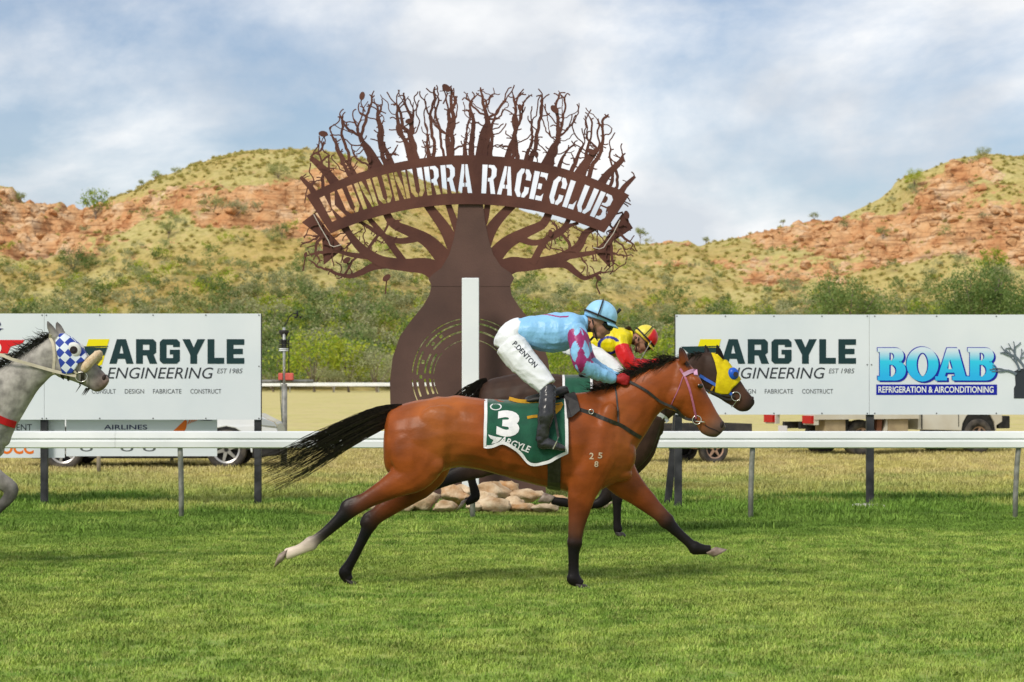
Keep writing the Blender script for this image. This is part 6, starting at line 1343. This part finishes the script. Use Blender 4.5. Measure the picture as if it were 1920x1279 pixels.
def jockey(Y, f, s, silk, sleeve_fn, cap, label, thigh=None, arm=None, far_arm=None, head=(0, 0, 0), glove=(.30, .01, .012), name_txt=None, torso_fn=None, lat_boot=.325, hair_tail=False, boot_off=(0, 0)):
    """f maps the front jockey's photo px to this rider's px; s = size ratio in px"""
    T = lambda st: [(*f(q[0], q[1]), q[2] * s, q[3], q[4]) for q in st]
    hx, hy, hr = head; ca, sa = math.cos(hr), math.sin(hr)
    def Hd(x, y): dx, dy = x - 1104, y - 612; return f(1104 + dx * ca - dy * sa + hx, 612 + dx * sa + dy * ca + hy)
    arm_n = arm or [(1078,617,19,.075,-.17),(1083,642,18.5,.07,-.225),(1087,667,17.5,.066,-.25),(1092,684,16,.06,-.245),(1113,697,13.5,.052,-.19),(1135,706,11,.044,-.13),(1150,710,8.5,.036,-.095)]
    arm_f = far_arm or [(1080,617,19,.075,.17),(1090,642,18.5,.07,.225),(1097,664,17.5,.066,.25),(1106,682,16,.06,.245),(1125,694,13.5,.052,.19),(1145,704,11,.044,.13),(1158,708,8.5,.036,.085)]
    th = thigh or [(958,645,30,.10,.09),(972,668,28,.095,.13),(992,690,25,.085,.165),(1012,710,21.5,.075,.20),(1026,725,18,.066,.225)]
    nth = [(a, b, r, l, -o) for a, b, r, l, o in th]; kn = th[-1]; bx, by = boot_off
    shin = lambda sg: [(kn[0], kn[1], 15, .058, sg * kn[4]), (1026+bx,745+by,15,.06,sg*(lat_boot-.06)),(1023+bx,772+by,15.5,.06,sg*lat_boot),(1019+bx,798+by,12.5,.05,sg*lat_boot),(1016+bx,817+by,11.5,.046,sg*lat_boot)]
    foot_ = lambda sg: [(1007+bx,829+by,9,.036,sg*lat_boot),(1016+bx,829+by,11,.040,sg*lat_boot),(1032+bx,831+by,9.5,.044,sg*lat_boot),(1048+bx,836+by,7,.042,sg*lat_boot),(1057+bx,839+by,4,.03,sg*lat_boot)]
    torso = [(968,622,23,.14,0),(985,622,27,.155,0),(1010,624,32,.165,0),(1038,624,36,.175,0),(1063,619,34,.18,0),(1083,611,26,.165,0),(1096,606,15,.09,0)]
    slim = lambda st, q=.84: [(a, b, r * q, l * q, o) for a, b, r, l, o in st]
    B = Body(Y)
    B.limb(T(slim(torso)), [SK]*7, m=24)
    for st in (arm_n, arm_f, th, nth, shin(-1), shin(1), foot_(-1), foot_(1)): B.limb(T(slim(st)), [SK]*len(st))
    B.limb([(*f(1090, 609), 14*s, .062, 0), (*Hd(1104, 610), 13.5*s, .06, 0), (*Hd(1114, 608), 14*s, .06, 0)], [SK]*3)
    hb = lambda x, y, rx_, ry_, lat, off, col, rot=0: B.ball(*Hd(x, y), rx_*s, ry_*s, lat, off, col, rot - hr)
    hb(1120,601,24,22,.075,0,SK); hb(1126,613,15,19,.064,0,SK,-.5); hb(1121,627,10,9,.045,0,SK); hb(1136,611,7,9,.05,0,SK,-.5)
    B.limb([(*Hd(1137,611),3*s,.010,0),(*Hd(1140,618),3.8*s,.013,0),(*Hd(1141,623),4*s,.016,0),(*Hd(1137,625),3*s,.012,0)], [SK]*4, n=8)
    hb(1133,629,4.5,2.2,.022,0,(.30,.11,.09),-.6); hb(1130,633,4,2.2,.02,0,(.30,.11,.09),-.6)
    for o in (-.074, .074): hb(1110,612,4.5,7.5,.012,o,SKD)
    hand_lofts(B, *T([arm_n[-1]])[0][:2], *f(arm_n[-1][0]+14, arm_n[-1][1]+2), arm_n[-1][4], 1, glove); hand_lofts(B, *T([arm_f[-1]])[0][:2], *f(arm_f[-1][0]+14, arm_f[-1][1]+2), arm_f[-1][4], -1, glove)
    root = B.skin('person', .0075, M_SKIN, None, 2, .006)
    base = P(*f(1000, 752), Y); root.data.transform(Matrix.Translation(-base)); root.location = base; tag(root, label, 'person')
    C = Body(Y); C.limb(T(torso), [silk]*7, m=28, n=20)
    for st in (arm_n, arm_f): C.limb(T(st), [silk]*len(st), m=30)
    C.limb([(*f(1088,608),17*s,.075,0),(*f(1101,607),14.5*s,.064,0)], [silk]*2)
    shirt = C.skin('shirt', .008, M_SILK, root, 2, .02, (.020, 9.0, (1.0, 1.0, .5), True))
    lines = [[C.W(*f(q[0], q[1]), q[4]) for q in st] for st in (arm_n, arm_f)]
    def pf(p):
        for ln in lines:
            d, t = seg_param(p, ln)
            if d < .10: 
                c = sleeve_fn(t, p, ln)
                if c is not None: return c
        return torso_fn(p, C) if torso_fn else None
    repaint(shirt, pf)
    D = Body(Y); WH = (.70, .72, .75)
    D.limb(T([(982,616,22,.135,0),(968,624,26,.155,0),(954,640,27,.17,0),(948,655,22,.15,0)]), [WH]*4, m=16, n=20)
    for st in (th, nth): D.limb(T(st), [WH]*len(st), m=24)
    br = D.skin('breeches', .008, M_BREECH, root, 2, .02, (.014, 10.0, (.8, 1.0, 1.3), True))
    if name_txt: decal('name_print', name_txt, (*f(984, 665), 60*s, 10*s), D, M_INK, br, .82, .015, .003)
    for sg in (-1, 1):
        E = Body(Y); E.limb(T(shin(sg)), [BLK]*5, m=20); E.limb(T(foot_(sg)), [BLK]*5, m=14); E.limb(T([(1016+bx,812+by,11.5,.045,sg*lat_boot),(1014+bx,826+by,11,.042,sg*lat_boot)]), [BLK]*2)
        bt = E.skin('boot', .007, M_BOOT, root, 2, .02, (.008, 16.0, (.6, 1, 1.2), True))
        q = E.W(*f(1038+bx, 838+by), sg*lat_boot); MB().tube([q + Vector((-.01, -.065, .0)), q + Vector((.015, -.068, .05)), q + Vector((.03, 0, .085)), q + Vector((.015, .068, .05)), q + Vector((-.01, .065, .0)), q + Vector((-.01, -.065, 0))], .0055, 6).build('stirrup', M_STEEL, root)
        t = E.W(*f(1040+bx, 815+by), sg*lat_boot); u = E.W(*f(1036+bx, 757+by), sg*(lat_boot-.03)); ribbon([q + Vector((.03, 0, .085)), u], .018).build('stirrup_leather', M_LEATHER, root)
    # helmet with silk cap, peak and elastic bands
    c = P(*Hd(1125, 592), Y); k = s / 240.0 / s * 1.0; up = Vector((-math.sin(.32 + hr), 0, math.cos(.32 + hr))); up = Vector((math.sin(-.32 + -hr) * -1 * -1, 0, math.cos(.32 + hr))); up = Vector((math.sin(.30 + hr), 0, math.cos(.30 + hr))); fw = Vector((up.z, 0, -up.x)); lt = Vector((0, 1, 0))
    R = .127; vs, fs = [], []; nr, na = 10, 28
    for i in range(nr + 1):
        e = math.radians(-16 + 106 * i / nr)
        for j in range(na):
            q = 2 * math.pi * j / na; rr2 = R * (1.02 + .05 * math.cos(q)) * math.cos(e); wob_ = 1 + .012 * math.sin(7 * q + 3 * e) + .008 * math.sin(13 * q)
            vs.append(c + fw * rr2 * math.cos(q) * wob_ + lt * rr2 * .88 * math.sin(q) * wob_ + up * R * .98 * math.sin(e))
    for i in range(nr):
        for j in range(na): jj = (j+1) % na; fs.append((i*na+j, i*na+jj, (i+1)*na+jj, (i+1)*na+j))
    he = mesh('helmet', vs, fs, None, root, True); me = he.data; at = me.color_attributes.new('Col', 'FLOAT_COLOR', 'POINT')
    for i, v in enumerate(vs): r_ = (v - c); at.data[i].color = (*cap(r_.dot(fw), r_.dot(lt), r_.dot(up)), 1)
    me.materials.append(M_SILK); so = he.modifiers.new('t', 'SOLIDIFY'); so.thickness = .012
    pk = MB(); ring = []
    for j in range(11):
        q = math.radians(-62 + 124 * j / 10); ring.append((c + fw * R * 1.05 * math.cos(q) + lt * R * .9 * math.sin(q) - up * .030, c + fw * (R * 1.05 * math.cos(q) + .035 * math.cos(q)) + lt * R * .95 * math.sin(q) - up * .052))
    pk.add([p for a in ring for p in a], [(2*i, 2*i+1, 2*i+3, 2*i+2) for i in range(10)]); pko = pk.build('peak', None, he, True); at = pko.data.color_attributes.new('Col', 'FLOAT_COLOR', 'POINT')
    for i in range(22): at.data[i].color = (*cap(.1, 0, 0), 1)
    pko.data.materials.append(M_SILK); so = pko.modifiers.new('t', 'SOLIDIFY'); so.thickness = .006
    band = lambda pts, w: ribbon([c + (fw * a + lt * b + up * e).normalized() * R * 1.035 * (1 + .05 * max(0, a)) for a, b, e in pts], w, [(fw * a + lt * b + up * e).normalized() for a, b, e in pts])
    band([(math.cos(q), math.sin(q) * .88, -.04 - .10 * math.cos(q)) for q in [2 * math.pi * i / 28 for i in range(29)]], .016).build('helmet_band', M_BLACKSTRAP, he)
    for a0 in (-.15,): band([(a0 + .05 * math.cos(q), -math.sin(q), math.cos(q)) for q in [math.radians(-98 + 196 * i / 18) for i in range(19)]], .011).build('helmet_band', M_BLACKSTRAP, he)
    # goggles and chin strap
    G = Body(Y); G.limb([(*Hd(1131,606),4.5*s,.012,-.066),(*Hd(1139,612),6.5*s,.016,-.05),(*Hd(1145,615),7.2*s,.022,0),(*Hd(1139,612),6.5*s,.016,.05),(*Hd(1131,606),4.5*s,.012,.066)], [BLK]*5, m=18, n=10)
    G.skin('goggles', .006, mat('goggle_lens', (.008, .008, .009), rough=.12, spec=.6), root, 1)
    MB().tube([B.W(*Hd(1110,600), -.083), B.W(*Hd(1113,618), -.076), B.W(*Hd(1118,634), -.045), B.W(*Hd(1120,638), 0), B.W(*Hd(1118,634), .045), B.W(*Hd(1113,618), .076), B.W(*Hd(1110,600), .083)], .0055, 6).build('chin_strap', M_BLACKSTRAP, root)
    H = Body(Y); H.limb([(*Hd(1106,602),9*s,.068,0),(*Hd(1103,613),8.5*s,.066,0),(*Hd(1104,622),5*s,.05,0)], [BLK]*3); H.skin('hair', .009, mat('brown_hair', (.035, .018, .010), (.08, .04, .02), 40, .6), root, 1)
    if hair_tail: hair([[B.W(*Hd(1103,603), 0), B.W(*Hd(1092 + random.uniform(-3,3), 594 + random.uniform(-3,3)), random.uniform(-.03,.03)), B.W(*Hd(1080 + random.uniform(-4,4), 590 + random.uniform(-6,6)), random.uniform(-.04,.04)), B.W(*Hd(1070, 597 + random.uniform(-7,7)), random.uniform(-.05,.05))] for _ in range(50)], .005).build('ponytail', MATS['brown_hair'], root)
    return root, B, C, D
LB = (0.235, 0.50, 0.78); MAR = (0.30, 0.02, 0.13)
def sleeve1(t, p, ln):
    if t > .48: return None
    z = (t % .20); a = math.atan2(p.y - (Y1 - .25 if ln[0].y < Y1 else Y1 + .25), p.x - (P(1087, 0, Y1).x)); w = .045 + .035 * math.cos(4 * a)
    return MAR if (abs(t - .115) < w or abs(t - .27) < w) else LB
def torso1(p, C):
    # thin maroon scroll across the back
    u = (p.x - C.W(1035, 0).x) / C.k; d = abs((p.z - C.W(0, 592).z) / C.k + 3.0 * math.sin(u / 12.0)); 
    return MAR if (abs(u) < 30 and d < 1.3 and p.y < Y1 + .05) else None
j1, jb1, jc1, jd1 = jockey(Y1, lambda x, y: (x, y), 1.0, LB, sleeve1, lambda a, b, c: (.30, .58, .82), 'jockey in light blue silks with maroon sleeve patches crouched on the bay horse', name_txt='P.DENTON', torso_fn=torso1)
YEL = (.70, .58, .0); RED = (.60, .008, .012)
f2 = lambda x, y: (1203 + (x - 1122) * .761, 625 + (y - 600) * .761)
g2 = lambda X, Yp: (1122 + (X - 1203) / .761, 600 + (Yp - 625) / .761)      # from this rider's photo px back to the pattern
def sleeve2(t, p, ln): return RED if t > .10 else None
def torso2(p, C):
    x = (p.x - C.W(1140, 0).x) / C.k; y = (C.W(0, 648).z - p.z) / C.k; r_ = math.hypot(x, y * 1.2)
    return (.012, .018, .22) if (15 < r_ < 21 and p.y < Y2 - .06 and not (x > 4 and abs(y) < 7)) else YEL
th2 = [(*g2(1082,655),30,.10,.09),(*g2(1102,664),28,.095,.13),(*g2(1125,676),25,.085,.165),(*g2(1146,690),22,.075,.20),(*g2(1158,702),18,.066,.225)]
an2 = [(*g2(1160,634),19,.075,-.17),(*g2(1165,655),18.5,.07,-.22),(*g2(1173,672),17,.064,-.24),(*g2(1183,684),15.5,.058,-.22),(*g2(1195,684),13.5,.05,-.16),(*g2(1206,682),10,.042,-.11),(*g2(1213,681),8.5,.036,-.09)]
af2 = [(a + 8, b - 2, r_, l, -o) for a, b, r_, l, o in an2]
j2, jb2, jc2, jd2 = jockey(Y2, f2, .761, YEL, sleeve2, lambda a, b, c: RED if (b < 0 and a > .012 and c > -.02) else (.72, .60, .06), 'jockey in yellow silks with red sleeves and blue band on the dark horse', thigh=th2, arm=an2, far_arm=af2, head=(0, 6, .42), glove=RED, torso_fn=torso2, hair_tail=True, boot_off=(*[a - b for a, b in zip(g2(1150, 712), (1026, 735))],))
# whips
def whip(name, a, b, Y, oa, ob, r, m, label):
    A, B_ = P(*a, Y), P(*b, Y); A.y += oa; B_.y += ob; o = MB().tube([A, A.lerp(B_, .25), A.lerp(B_, .6), B_], r, 8).build(name, m); tag(o, label, 'whip'); return o
whip('riding_whip', (1096, 650), (1166, 578), Y1, .24, .20, [.010, .009, .010, .013], M_BLACKSTRAP, 'black whip whose end sticks out behind the blue helmet')
whip('riding_whip', (1178, 712), (1219, 640), Y2, -.16, -.20, [.008, .006, .005, .005], mat('grey_whip', (.25, .24, .23), rough=.5), 'thin grey whip held slanting by the yellow silks jockey')
